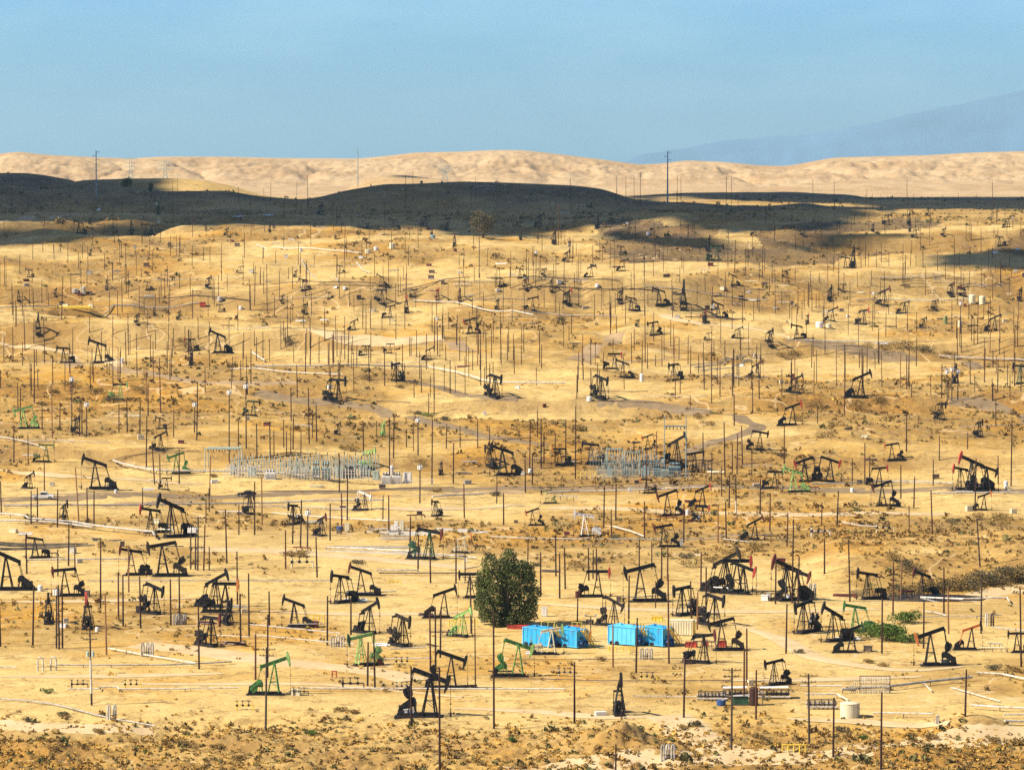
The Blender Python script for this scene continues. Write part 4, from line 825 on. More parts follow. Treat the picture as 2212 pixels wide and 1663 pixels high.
# ------------------------------------------------------------------ blue steel tanks
def blue_tank(u, v, wpx, hpx, rz, m, label, stair=True):
    """u, v: foot of the near corner between the long side and the end"""
    p = hit(u, v); s = px_per_m(p.y); a_ = math.radians(-rz); Lx = wpx / s / math.cos(a_); h = hpx / s; D = 3.7; o = empty('blue_tank', p, math.radians(rz))
    mb = MB(); mb.prism([(-Lx, .35), (0, .15), (0, h * .90), (-.3, h * .93), (-Lx + .3, h), (-Lx, h * .97)], 0, D)
    n = int(Lx / .9)
    for i in range(1, n): x = -Lx + Lx * i / n; zt = h * (.97 - .07 * i / n); mb.box((x, -.025, (.45 + zt) / 2), (.10, .05, zt - .6))
    mb.build('tank_shell', M[m], o)
    mb = MB(); mb.tube([(-Lx * .7, D / 2, h * .9), (-Lx * .7, D / 2, h + .25)], .32, 12); mb.box((-Lx * .4, D / 2, h * .97), (Lx * .3, .5, .14)); mb.build('hatch', M[m], o)
    mb = MB()
    for x, zt in ((-.06, h * .9), (-Lx + .06, h * .97)): mb.box((x, -.07, (zt + .2) / 2), (.16, .10, zt - .15))
    mb.box((-Lx / 2, -.05, .34), (Lx - .3, .08, .14)); mb.bar((-.1, -.06, h * .90), (-Lx + .1, -.06, h * .965), .10, .12); mb.build('frame', M['lblue'], o)
    mb = MB(); mb.box((.12, D * .5, .34), (.22, D * .98, .3)); mb.box((.10, D * .5, h * .86), (.2, D, .16)); mb.box((.10, D - .1, h * .5), (.2, .2, h * .75)); mb.build('end_frame', M['blue'], o)
    for k, (y, z, r_) in enumerate(((.7, 1.0, .32), (1.7, .9, .25), (2.6, 1.1, .3), (1.2, 1.9, .2))): mb = MB(); mb.tube([(.1, y, z), (.75, y, z)], r_, 10); mb.tube([(.5, y, z), (.5, y, .1)], .1, 6); mb.build('valve', M['navy'], o)
    for x in (-Lx + .8, -Lx + 1.9):
        for y in (.0, D): mb = MB(); mb.tube([(x, y - .16, .42), (x, y + .16, .42)], .42, 14); mb.build('wheel', M['tyre'], o)
    if stair:
        mb = MB(); a = Vector((.85, D + .5, .1)); b2 = Vector((.85, .1, h * .92))
        for dx in (0, .65): mb.bar(a + Vector((dx, 0, 0)), b2 + Vector((dx, 0, 0)), .10, .22)
        for i in range(12): q = a.lerp(b2, (i + .5) / 12); mb.box(q + Vector((.32, 0, 0)), (.6, .25, .05))
        mb.build('stair', M['yellow'], o)
        mb = MB()
        for dx in (0, .65):
            mb.bar(a + Vector((dx, 0, 1.0)), b2 + Vector((dx, 0, 1.0)), .09)
            for i in range(6): q = a.lerp(b2, i / 5); mb.bar(q + Vector((dx, 0, 0)), q + Vector((dx, 0, 1.0)), .06)
        for x in (-.3, -Lx * .3, -Lx * .55): mb.bar((x, D * .6, h * .92), (x, D * .6, h + .9), .07)
        mb.bar((-.3, D * .6, h + .9), (-Lx * .55, D * .6, h + .9), .07); mb.build('handrail', M['yellow'], o)
    tag(o, label, 'tank', 'blue steel tanks near the big tree')
blue_tank(1246, 1401, 44, 44, -34, 'blue', 'deep blue tank with yellow stairs, right one of the left pair')
blue_tank(1187, 1399, 58, 43, -34, 'blue', 'leftmost blue steel tank behind the cream-beam pumpjack')
blue_tank(1432, 1398, 42, 45, -34, 'blue', 'rightmost deep blue tank with yellow stairs beside the beige container')
blue_tank(1372, 1396, 58, 44, -30, 'lblue', 'pale blue steel tank with a wide plain side')
# ------------------------------------------------------------------ round cream tank with its roof chute
p = hit(1836, 1548); o = empty('round_tank', p)
mb = MB(); r_ = 1.62; mb.lathe([(.01, -.1), (r_, -.1), (r_, 2.25), (r_ + .06, 2.25), (r_ + .06, 2.33), (r_ - .1, 2.40), (.3, 2.62), (.01, 2.65)], 32); mb.build('tank_body', M['cream'], o)
mb = MB(); mb.lathe([(.01, 0), (.28, 0), (.28, .4), (.33, .4), (.33, .5), (.01, .5)], 14); mb.build('roof_vent', M['cream'], o, (-.4, 0, 2.5))
mb = MB()
for x in (-.18, .18): mb.bar((x, 0, 0), (x, 0, 2.6), .05)
for i in range(8): mb.bar((-.18, 0, .2 + i * .31), (.18, 0, .2 + i * .31), .035)
mb.build('ladder', M['piped'], o, (r_ * .8, -r_ * .7, 0))
tag(o, 'round cream steel tank with a low domed roof beside the dug bank', 'tank')
# ------------------------------------------------------------------ upright frame hung with pipes
p = hit(1890, 1497); o = empty('pipe_rack', p); w, h = 5.2, 3.0
mb = MB()
for x in (-w / 2, w / 2): mb.bar((x, 0, -.2), (x, 0, h), .14)
mb.bar((-w / 2, 0, h), (w / 2, 0, h), .14); mb.bar((-w / 2, 0, .5), (w / 2, 0, .5), .1); mb.bar((-w / 2, 0, h * .55), (w / 2, 0, h * .55), .1); mb.build('frame', M['piped'], o)
for i in range(18):
    x = -w / 2 + .2 + (w - .4) * i / 17; mb = MB(); mb.tube([(x, -.16, -.2), (x, -.16, h * .5)], .075, 6); mb.tube([(x + .06, -.16, h * .58), (x + .06, -.16, h - .15)], .075, 6); mb.tube([(x, -.16, h * .4), (x, -.34, h * .4)], .13, 8); mb.build('riser', M['pipew' if i % 3 else 'lgrey'], o)
for i in range(5):
    x = -w / 2 - .4 - i * .34; mb = MB(); mb.tube([(x, .3, -.2), (x, .3, h * (.8 - .09 * i))], .07, 6); mb.tube([(x, .3, h * .4), (x + .34, .3, h * .42)], .05, 6); mb.build('riser', M['lgrey'], o)
tag(o, 'upright rectangular steel frame hung with rows of white pipes', 'pipe frame')
# ------------------------------------------------------------------ pipe manifolds on stands
def manifold(u, v, wpx, label, n, roof=True):
    p = hit(u, v); s = px_per_m(p.y); w = wpx / s; o = empty('pipe_manifold', p)
    mb = MB()
    for x in np.linspace(-w / 2, w / 2, 5):
        for y in (-.7, .7): mb.bar((x, y, -.2), (x, y, 1.5), .1)
    for y in (-.7, .7): mb.bar((-w / 2, y, .5), (w / 2, y, .5), .1); mb.bar((-w / 2, y, 1.5), (w / 2, y, 1.5), .1)
    mb.build('stand', M['piped'], o)
    for i in range(n):
        x = -w / 2 + .4 + (w - .8) * i / (n - 1); mb = MB(); mb.tube([(x, -.9, .7), (x, .9, .7)], .13, 7); mb.tube([(x, -.5, .7), (x, -.5, 1.25)], .08, 6); mb.lathe([(.01, 0), (.24, 0), (.24, .06), (.01, .06)], 10, (x, -.5, 1.25)); mb.build('valve', M['dark'], o)
    mb = MB(); mb.tube([(-w / 2 - .3, .9, .75), (w / 2 + .3, .9, .75)], .22, 8); mb.tube([(-w / 2 - .3, -.9, .35), (w / 2 + .3, -.9, .35)], .18, 8); mb.build('header_pipe', M['lgrey'], o)
    if roof: mb = MB(); mb.prism([(-w / 2, 1.85), (w / 2, 1.95), (w / 2, 2.03), (-w / 2, 1.93)], -1.1, 1.1); mb.build('roof', M['whitep'], o)
    tag(o, label, 'manifold', 'valve manifolds at lower right')
manifold(1538, 1512, 58, 'valve manifold with dark valves left of the green skid', 7, False)
manifold(1588, 1508, 52, 'valve manifold under a white sloping roof', 5)
manifold(1672, 1508, 62, 'pipe manifold with white top below the small pumpjack', 6)
manifold(1775, 1530, 60, 'dark valve manifold on stilts left of the round cream tank', 6, False)
p = hit(1600, 1522); o = empty('equipment_skid', p); mb = MB(); mb.box((0, 0, .75), (2.6, 1.5, 1.3)); mb.build('housing', M['dgreen'], o); mb = MB(); mb.box((0, 0, .06), (3.1, 1.8, .16)); mb.build('skid', M['piped'], o); mb = MB(); mb.prism([(-1.5, 1.5), (1.5, 1.65), (1.5, 1.73), (-1.5, 1.58)], -.9, .9); mb.build('roof', M['lgrey'], o)
tag(o, 'dark green equipment box on a skid among the valve manifolds', 'equipment box')
p = hit(1628, 1523); o = empty('steel_vessel', p); mb = MB(); mb.lathe([(.01, -.1), (.75, -.1), (.75, 2.9), (.5, 3.15), (.01, 3.25)], 18); mb.build('shell', M['rusty'], o); mb = MB(); mb.tube([(.6, 0, 2.4), (1.5, 0, 2.4), (1.5, 0, .2)], .1, 7); mb.build('pipe', M['lgrey'], o); tag(o, 'rusty upright vessel beside the dark green equipment box', 'vessel')
def drum(u, v, r_, h, m, label, cat='drum', name='steel_drum', ribs=True):
    p = hit(u, v); o = empty(name, p); mb = MB(); mb.lathe([(.01, -.05), (r_, -.05), (r_, h * .32), (r_ * 1.05, h * .34), (r_, h * .36), (r_, h * .65), (r_ * 1.05, h * .67), (r_, h * .69), (r_, h), (.01, h)], 16); mb.build('shell', M[m], o)
    mb = MB(); mb.lathe([(.01, 0), (r_ * .3, 0), (r_ * .3, .12), (.01, .12)], 10); mb.build('cap', M['lgrey'], o, (r_ * .4, 0, h)); tag(o, label, cat)
drum(734, 1147, .75, 1.1, 'navy', 'dark blue drum left of the cream cabinet on the pads')
drum(1558, 1523, .8, .9, 'navy', 'dark blue round tub below the valve manifolds', 'tub')
def small_tank(u, v, wpx, hpx, m, label):
    p = hit(u, v); s = px_per_m(p.y); r_ = wpx / s / 2; h = hpx / s; o = empty('small_tank', p); mb = MB(); mb.lathe([(.01, -.1), (r_, -.1), (r_, h * .86), (r_ * .8, h * .95), (r_ * .35, h), (.01, h)], 18); mb.build('shell', M[m], o)
    mb = MB(); mb.tube([(r_ * .95, 0, h * .2), (r_ * 1.4, 0, h * .2), (r_ * 1.4, 0, -.1)], .06, 6); mb.build('outlet_pipe', M['piped'], o); tag(o, label, 'tank', 'small pale tanks beside the wells')
for a in [(1386,824,8,17,'whitep','small white upright tank right of the pumpjack on the middle pad'),(1273,866,11,10,'whitep','squat white tank left of the pumpjack above the road'),
 (87,1276,11,13,'whitep','squat white tank right of the large pumpjack at the left edge'),(263,785,8,12,'whitep','white tank right of the big upper left pumpjack'),(250,1065,6,8,'whitep','tiny white tank at the foot of the big left pumpjack'),
 (2100,656,15,20,'cream','left one of two cream tanks on the far right slope'),(2122,657,14,18,'cream','right one of two cream tanks on the far right slope'),(1703,1297,9,14,'whitep','white box-like tank at the foot of the crowded right pumpjack'),
 (1485,1112,8,12,'whitep','small white tank between the two red-headed pumpjacks'),(1508,1126,10,12,'whitep','small white tank left of the little pumpjack below'),(1145,1025,8,13,'whitep','white tank right of the middle pumpjack'),
 (2173,1054,9,16,'whitep','white tank beside the crowded right pumpjacks'),(210,1363,9,9,'whitep','round white tank right of the red-headed pumpjack'),(846,1025,9,20,'whitep','white transformer tank at the substation, left one'),
 (1841,1063,8,10,'whitep','small white tank right of the lime pumpjack'),(1540,667,9,10,'whitep','white tank left of the tall head-on pumpjack'),(795,547,13,9,'cream','cream tank on the far slope right of the white pipe'),(847,537,12,12,'cream','larger cream tank on the far slope'),
 (812,541,10,8,'whitep','white tank between two cream ones on the far slope'),(1400,508,8,7,'whitep','tiny white tank on the sunlit far knoll'),(475,650,12,10,'lgrey','pale tank on the left slope right of the dark pipe'),(1770,707,16,12,'whitep','white shed-like tank on the far right slope'),
 (1790,708,12,9,'cream','cream tank beside the white one on the far right'),(2042,700,9,18,'olive','tall olive tank under the far right tanks'),(2074,706,9,14,'cream','cream upright tank right of the olive tank'),(520,668,8,7,'whitep','small white tank right of the yellow pipe bundle'),
 (745,625,8,6,'whitep','little white tank near the level dark pipe'),(935,515,10,8,'bluegrey','blue grey tank in front of the shadow edge'),(1290,620,9,7,'whitep','little white tank on the middle slope'),(180,635,12,17,'cream','cream upright tank far left on the slope'),(162,632,14,9,'lgrey','low grey tank left of the cream upright one')]: small_tank(*a)
def cabinet(u, v, wpx, hpx, m, label, cat='cabinet', name='steel_cabinet', dep=None, group=None):
    p = hit(u, v); s = px_per_m(p.y); w = wpx / s; h = hpx / s; d = dep or w * .6; o = empty(name, p, math.radians(-8)); mb = MB(); mb.box((0, 0, h / 2), (w, d, h)); mb.box((0, 0, h + .04), (w * 1.08, d * 1.1, .1)); mb.build('body', M[m], o)
    mb = MB(); mb.box((-w * .24, -d / 2 - .02, h * .5), (w * .42, .05, h * .8)); mb.box((w * .24, -d / 2 - .02, h * .5), (w * .42, .05, h * .8)); mb.build('door', M[m], o)
    mb = MB(); mb.box((0, 0, -.05), (w * 1.2, d * 1.3, .3)); mb.build('plinth', M['concrete'], o); tag(o, label, cat, group); return o
cabinet(1176, 1331, 12, 20, 'whitep', 'white steel cabinet in front of the big tree')
cabinet(750, 1149, 10, 19, 'cream', 'cream cabinet on the pale pads beside the dark blue drum')
cabinet(856, 1146, 8, 20, 'whitep', 'white cabinet, left of two on the pale gravel pads'); cabinet(868, 1147, 9, 22, 'cream', 'cream cabinet, right of two on the pale gravel pads'); cabinet(851, 1146, 12, 11, 'whitep', 'low white box left of the two pad cabinets')
cabinet(880, 1043, 18, 22, 'whitep', 'white equipment shed at the right end of the left substation', 'shed', 'equipment_shed')
cabinet(1006, 1214, 6, 9, 'whitep', 'tiny white box beside the small cream pumpjack')
cabinet(1660, 1290, 10, 10, 'lgrey', 'pale box left of the bank pumpjacks')
# beige container with a yellow end, red steel boxes beside it
p = hit(1473, 1371); o = empty('beige_container', p, math.radians(-14)); w, d, h = 4.6, 2.4, 2.7
mb = MB(); mb.box((0, 0, h / 2 + .1), (w, d, h))
for i in range(9): mb.box((-w / 2 + .3 + i * .5, -d / 2 - .03, h / 2 + .1), (.12, .07, h - .3))
mb.build('container_body', M['cream'], o); mb = MB(); mb.box((w / 2 + .05, 0, h / 2 + .1), (.1, d * .96, h * .94)); mb.build('end_door', M['yellow'], o); mb = MB(); mb.box((0, 0, h + .16), (w * 1.02, d * 1.04, .1)); mb.build('roof', M['cream'], o)
tag(o, 'beige shipping container with a yellow end behind the right blue tanks', 'container')
def crate(u, v, wpx, hpx, m, label, rz=-10):
    p = hit(u, v); s = px_per_m(p.y); w = wpx / s; h = hpx / s; o = empty('steel_box', p, math.radians(rz)); mb = MB(); d = w * .6
    mb.box((0, 0, .08), (w, d, .12)); 
    for y in (-d / 2, d / 2): mb.box((0, y, h / 2), (w, .08, h))
    for x in (-w / 2, w / 2): mb.box((x, 0, h / 2), (.08, d - .1, h))
    mb.build('walls', M[m], o); mb = MB()
    for x in (-w / 2, -w / 6, w / 6, w / 2): mb.bar((x, -d / 2 - .06, 0), (x, -d / 2 - .06, h), .09)
    mb.bar((-w / 2, -d / 2 - .06, h), (w / 2, -d / 2 - .06, h), .12); mb.build('ribs', M[m], o); tag(o, label, 'steel box', 'open steel boxes near the blue tanks')
crate(1493, 1397, 24, 11, 'red', 'red open steel box left of the low black pumpjack'); crate(1524, 1395, 12, 12, 'red', 'smaller red steel box behind the maroon-headed pumpjack'); crate(1560, 1396, 18, 13, 'red', 'red steel box under the beam of the black pumpjack')
crate(1120, 1357, 44, 7, 'red', 'long low red steel box behind the leftmost blue tank'); crate(1240, 1360, 26, 10, 'orange', 'orange steel box behind the blue tanks'); crate(1272, 1385, 10, 22, 'orange', 'tall narrow orange box right of the deep blue tank')
crate(1420, 1340, 22, 9, 'yellow', 'yellow steel box above the rightmost blue tank')
# yellow guard rails and valve sets
def rails(u, v, wpx, hpx, n, label, m='yellow'):
    p = hit(u, v); s = px_per_m(p.y); w = wpx / s; h = hpx / s; o = empty('guard_rail', p)
    for i in range(n): mb = MB(); x = (i / (n - 1) - .5) * w; mb.tube([(x, 0, -.2), (x, 0, h)], .11, 7); mb.build('post', M[m], o)
    mb = MB(); mb.tube([(-w / 2, 0, h * .95), (w / 2, 0, h * .95)], .1, 6); mb.tube([(-w / 2, 0, h * .5), (w / 2, 0, h * .5)], .05, 6); mb.build('rail', M[m], o); tag(o, label, 'guard rail', 'painted guard rails around the field')
rails(1715, 1627, 50, 20, 5, 'bright yellow guard rail in the grass at the lower right')
rails(683, 1345, 34, 18, 4, 'yellow guard rail right of the slim black pumpjack')
rails(1000, 1352, 60, 14, 6, 'yellow rail line left of the big tree'); rails(1345, 1408, 60, 12, 5, 'yellow rail in front of the pale blue tank')
rails(852, 1259, 26, 5, 4, 'low yellow rail behind the long black pumpjack'); rails(1380, 1010, 60, 16, 5, 'yellow rail at the left of the right substation') if False else rails(1265, 1032, 44, 14, 5, 'yellow rail at the left end of the right substation')
rails(722, 1463, 9, 15, 2, 'small red barrier posts on the light track', 'red')
def valves(u, v, label, m='yellow', k=1.0):
    p = hit(u, v); o = empty('valve_set', p, 0, k); mb = MB(); mb.tube([(-1.2, 0, .8), (1.6, 0, .8)], .1, 7); mb.tube([(1.6, 0, .8), (1.6, 0, -.1)], .1, 7); mb.tube([(-1.2, 0, -.1), (-1.2, 0, 1.3)], .12, 7); mb.build('pipework', M[m], o)
    for x in (-1.2, -.2, .8): mb = MB(); mb.tube([(x, 0, .8), (x, 0, 1.5)], .06, 6); mb.lathe([(.01, 0), (.3, 0), (.3, .07), (.01, .07)], 12, (x, 0, 1.5)); mb.box((x, 0, .8), (.34, .3, .34)); mb.build('valve', M['dark'], o)
    tag(o, label, 'valve set', 'small valve sets on pipes')
valves(527, 1533, 'yellow valve set on the pad below the bright green pumpjack'); valves(1400, 1470, 'yellow valve set right of the head-on pumpjack'); valves(285, 1487, 'yellow valve set behind the white kinked pipe'); valves(170, 1487, 'dark valve set at the left end of the white kinked pipe', 'piped')
valves(870, 1437, 'yellow valve set below the raised grey pipes'); valves(760, 1488, 'dark tangle of valves behind the long white pipe', 'piped', 1.3); valves(1222, 1461, 'valve stand beside the lime-headed pumpjack', 'lgrey'); valves(1870, 1345, 'grey valve set below the dug bank', 'lgrey') if False else None
valves(1910, 1150, 'tan wellhead valves on the slope below the right pumpjack', 'cream', 1.4); valves(1770, 1158, 'white cluster of wellhead valves on the right slope', 'whitep', 1.5); valves(870, 1490, 'white valve stand before the foremost pumpjack', 'whitep', .9); valves(648, 1502, 'dark valves below the bright green horsehead', 'piped', .9); valves(650, 1226, 'cream wellhead valves amid dry bushes', 'cream', 1.6)
# tall lamp with two heads
p = hit(1276, 1381); o = empty('area_lamp', p); mb = MB(); mb.tube([(0, 0, -.2), (0, 0, 4.4)], .09, 8); mb.build('pole', M['dark'], o); mb = MB(); mb.bar((-1, 0, 4.4), (1, 0, 4.4), .1); mb.build('crossarm', M['dark'], o)
for x in (-.95, .95): mb = MB(); mb.box((x, -.1, 4.6), (.5, .35, .3)); mb.build('lamp_head', M['lgrey'], o)
tag(o, 'dark lamp post with two heads between the blue tank pairs', 'lamp post')
# ------------------------------------------------------------------ vehicles
def pickup(u, v, rz, m, label, k=1.0, name='pickup_truck', suv=False):
    p = hit(u, v); o = empty(name, p, math.radians(rz), k)
    body = [(-2.75, .55), (-2.75, 1.05), (-.75, 1.05), (-.55, 1.75), (-.2, 1.85), (.75, 1.82), (1.35, 1.15), (2.55, 1.0), (2.75, .85), (2.75, .5), (2.2, .42), (-2.2, .42)]
    if suv: body = [(-2.4, .45), (-2.45, .95), (-1.7, 1.05), (-1.0, 1.45), (.3, 1.45), (1.0, 1.0), (2.2, .85), (2.4, .7), (2.4, .4)]
    mb = MB(); mb.prism(body, -.95, .95); me = mb.build('body', M[m], o); bv = me.modifiers.new('bevel', 'BEVEL'); bv.width = .06; bv.segments = 2
    mb = MB()
    if suv: win = [(-1.5, 1.06), (-.95, 1.38), (.25, 1.38), (.78, 1.04)]
    else: win = [(-.62, 1.2), (-.5, 1.68), (-.15, 1.76), (.68, 1.74), (1.15, 1.2)]
    for y in (-.965, .955): mb.prism(win, y, y + .01)
    mb.build('window', M['glass'], o)
    for x in (-1.7, 1.75):
        for y in (-.85, .85):
            w = empty('wheel', (x * (.88 if suv else 1), y, .40)); w.parent = o; mb = MB(); mb.tube([(0, -.13, 0), (0, .13, 0)], .40, 18); mb.build('tyre', M['tyre'], w); mb = MB(); mb.tube([(0, -.145, 0), (0, .145, 0)], .2, 12); mb.build('rim', M['lgrey'], w)
    mb = MB(); mb.box((2.72, 0, .55), (.14, 1.85, .2)); mb.box((-2.72, 0, .6), (.14, 1.85, .18)) if not suv else None; mb.build('bumper', M['dark'], o)
    for y in (-.7, .7): mb = MB(); mb.box((2.68 if not suv else 2.3, y, .85 if not suv else .7), (.12, .35, .16)); mb.build('headlight', M['lgrey'], o)
    if not suv: mb = MB(); mb.box((-1.75, 0, 1.08), (1.85, 1.5, .08)); mb.build('bed', M['dark'], o)
    tag(o, label, 'pickup truck' if not suv else 'car')
pickup(93, 1078, 0, 'whitep', 'white pickup truck parked on the left stretch of road'); pickup(533, 1072, 180, 'dark', 'dark car on the road left of the substation', 1.0, 'parked_car', True)
pickup(515, 471, 0, 'whitep', 'white truck parked far off in the cloud shadow, left one', 1.15); pickup(580, 468, 180, 'whitep', 'white truck under a raised boom far off in the shadow', 1.2)
# yellow pipe bundle far left
p = hit(155, 669); o = empty('pipe_bundle', p)
for j in range(4):
    for k in range(2): mb = MB(); mb.tube([(-8.5, j * .7, .5 + k * .6), (8.5 - k, j * .7, .5 + k * .6)], .34, 8); mb.build('yellow_pipe', M['yellow'], o)
for x in (-6, -2, 2, 6): mb = MB(); mb.box((x, 1, .1), (.3, 3.2, .25)); mb.build('sleeper', M['wood'], o); tag(o, 'long bright yellow pipe bundle lying on the far left slope', 'pipe bundle')
p = hit(438, 662); o = empty('red_box', p); mb = MB(); mb.box((0, 0, .9), (2.6, 1.6, 1.7)); mb.build('body', M['red'], o); mb = MB(); mb.box((0, 0, 1.85), (2.8, 1.8, .16)); mb.build('roof', M['orange'], o); tag(o, 'small bright red box on the upper left slope', 'equipment box')
# ------------------------------------------------------------------ electrical yards
def gantry(u0, u1, v, vt, m, label, mid=True, rad=.15):
    a, b2 = hit(u0, v), hit(u1, v); s = px_per_m((a.y + b2.y) / 2); h = (v - vt) / s; o = empty('steel_gantry', a); w = b2 - a
    for x in (0, 1): mb = MB(); mb.tube([w * x + Vector((0, 0, -.3)), w * x + Vector((0, 0, h))], rad, 10, rad * .7); mb.build('post', M[m], o)
    mb = MB(); zb = h * (.62 if mid else .97); zb = h * .82 if mid and h > 10 else zb; mb.bar(Vector((0, 0, zb)), w + Vector((0, 0, zb)), .3, .35); mb.build('beam', M[m], o)
    for k in range(6): q = w * ((k + .5) / 6) + Vector((0, 0, zb)); mb = MB(); mb.tube([q, q - Vector((0, 0, .9))], .11, 7); mb.build('insulator', M['dark'], o)
    tag(o, label, 'gantry', 'steel gantries of the substations')
gantry(1435, 1482, 1030, 896, 'bluegrey', 'tall twin-pole blue grey gantry at the right substation')
gantry(443, 517, 1020, 967, 'grey', 'front grey portal gantry at the left substation', False); gantry(450, 522, 1010, 965, 'grey', 'rear grey portal gantry at the left substation', False); gantry(1310, 1345, 1022, 968, 'grey', 'low grey gantry in the middle of the right substation', False, .14); gantry(1350, 1382, 1024, 975, 'grey', 'second low grey gantry in the right substation', False, .14); gantry(1385, 1425, 1022, 995, 'bluegrey', 'lowest blue grey gantry before the blue transformer', False, .14)
def transformer(u, v, wpx, hpx, m, label, fins=8):
    p = hit(u, v); s = px_per_m(p.y); w = wpx / s; h = hpx / s; o = empty('power_transformer', p, math.radians(-6)); d = w * .7
    mb = MB(); mb.box((0, 0, h * .34), (w, d, h * .6)); mb.build('tank', M[m], o)
    mb = MB()
    for i in range(fins): x = (i / (fins - 1) - .5) * w * .9; mb.box((x, -d / 2 - .32, h * .34), (.09, .55, h * .5))
    mb.build('radiator_fins', M[m], o)
    for x in (-.3, 0, .3): mb = MB(); mb.lathe([(.01, 0), (.16, 0)] + [(r_, h * .06 * (i + 1) / 2) for i in range(8) for r_ in ((.16,) if i % 2 else (.09,))] + [(.05, h * .3), (.01, h * .3)], 10); mb.build('bushing', M['dark'], o, (x * w, 0, h * .64))
    mb = MB(); mb.tube([(-w * .4, d * .2, h * .82), (w * .4, d * .2, h * .82)], h * .08, 12); mb.build('oil_tank', M[m], o); mb = MB(); mb.box((0, 0, -.05), (w * 1.2, d * 1.6, .35)); mb.build('plinth', M['concrete'], o)
    tag(o, label, 'transformer', 'power transformers in the substations')
transformer(683, 1034, 16, 42, 'grey', 'tall grey transformer, left of the pair at the left substation'); transformer(704, 1035, 18, 42, 'grey', 'tall grey transformer, right of the pair at the left substation'); transformer(835, 1044, 20, 26, 'whitep', 'white transformer with dark bushings left of the white shed'); transformer(857, 1044, 20, 26, 'whitep', 'white transformer with dark bushings touching the white shed')
transformer(1419, 1029, 18, 28, 'bluegrey', 'blue grey transformer left of the twin-pole gantry'); transformer(1437, 1030, 16, 26, 'grey', 'pale transformer beside the left gantry pole'); transformer(1457, 1026, 26, 30, 'bluegrey', 'dark blue transformer between the two gantry poles'); transformer(755, 1030, 26, 24, 'dark', 'dark transformer right of the grey transformer pair'); transformer(790, 1028, 22, 24, 'grey', 'grey transformer near the white transformers'); transformer(585, 1034, 22, 22, 'whitep', 'pale low transformer behind the white fence')
for k_, (u_, v_, w_, h_, c_) in enumerate([(505, 1024, 14, 16, 'left end'), (545, 1027, 16, 18, 'left part'), (640, 1031, 12, 20, 'middle'), (732, 1032, 14, 22, 'right part'), (812, 1036, 14, 18, 'right end')]): cabinet(u_, v_, w_, h_, 'grey', f'pale green switchgear box at the {c_} of the left substation', 'switchgear', 'switchgear_box', None, 'switchgear boxes of the left substation')
for k_, (u_, v_, w_, h_, c_) in enumerate([(1318, 1028, 12, 18, 'left end'), (1352, 1030, 14, 16, 'middle'), (1396, 1030, 14, 20, 'right end')]): cabinet(u_, v_, w_, h_, 'bluegrey', f'blue grey switchgear box at the {c_} of the right substation', 'switchgear', 'switchgear_box', None, 'switchgear boxes of the right substation')
def yard(u0, u1, v, hpx, n, label, m='grey'):
    """bus-work: rows of thin posts with cross pipes and insulators"""
    a, b2 = hit(u0, v), hit(u1, v); s = px_per_m((a.y + b2.y) / 2); h = hpx / s; w = (b2 - a).x; o = empty('bus_rack', a)
    for i in range(n):
        x = w * i / (n - 1); mb = MB(); hh = h * (.7 + .3 * ((i * 37) % 10) / 10)
        for y in (0, 2.5): mb.bar((x, y, -.3), (x, y, hh), .11)
        mb.bar((x, 0, hh * .8), (x, 2.5, hh * .8), .1); mb.build('post', M[m], o)
        mb = MB(); mb.lathe([(.01, 0), (.13, 0), (.08, .2), (.14, .3), (.08, .5), (.12, .6), (.04, .9), (.01, .9)], 8); mb.build('insulator', M['dark' if i % 2 else 'lgrey'], o, (x, 0, hh))
    mb = MB()
    for y in (0, 2.5): mb.tube([(0, y, h * .62), (w, y, h * .62)], .06, 6); mb.bar((0, y, h * .4), (w, y, h * .4), .09)
    mb.build('bus_pipes', M['lgrey'], o); tag(o, label, 'bus rack', 'bus racks in the substations')
yard(600, 668, 1030, 36, 12, 'grey bus rack left of the tall transformer pair'); yard(716, 780, 1026, 34, 11, 'grey bus rack right of the tall transformer pair'); yard(1300, 1370, 1026, 40, 13, 'blue grey bus rack left of the yellow-edged substation', 'bluegrey'); yard(1368, 1432, 1022, 36, 11, 'blue grey bus rack left of the twin-pole gantry', 'bluegrey'); yard(490, 560, 1030, 30, 12, 'pale bus rack behind the white fence', 'whitep'); yard(1490, 1530, 1020, 22, 7, 'small dark bus rack right of the twin-pole gantry', 'dark')
yard(500, 650, 1018, 34, 26, 'pale green bus rack in the rear of the left substation'); yard(640, 820, 1020, 40, 30, 'tall pale bus rack behind the grey transformer pair'); yard(612, 800, 1034, 26, 30, 'low front bus rack of the left substation', 'whitep'); yard(1275, 1420, 1014, 46, 24, 'tall rear bus rack of the right substation', 'bluegrey'); yard(1290, 1400, 1030, 24, 18, 'low front bus rack of the right substation')
def fence(u0, u1, v, hpx, label, m='lgrey'):
    a, b2 = hit(u0, v), hit(u1, v); s = px_per_m((a.y + b2.y) / 2); h = hpx / s; w = (b2 - a); o = empty('mesh_fence', a); n = max(3, int(w.length / 3))
    for i in range(n + 1): q = w * (i / n); q.z = float(ground_z(a.x + q.x, a.y + q.y)) - a.z; mb = MB(); mb.tube([q + Vector((0, 0, -.2)), q + Vector((0, 0, h))], .05, 6); mb.build('post', M[m], o)
    mb = MB(); nn = int(w.length / .45)
    for i in range(nn): q = w * (i / nn); q.z = float(ground_z(a.x + q.x, a.y + q.y)) - a.z; q2 = w * min(1, (i + 2) / nn); q2.z = q.z; mb.bar(q, q2 + Vector((0, 0, h)), .025); mb.bar(q2, q + Vector((0, 0, h)), .025)
    mb.bar((0, 0, h), w + Vector((0, 0, h)), .05); mb.build('mesh', M[m], o); tag(o, label, 'fence', 'mesh fences around the substations')
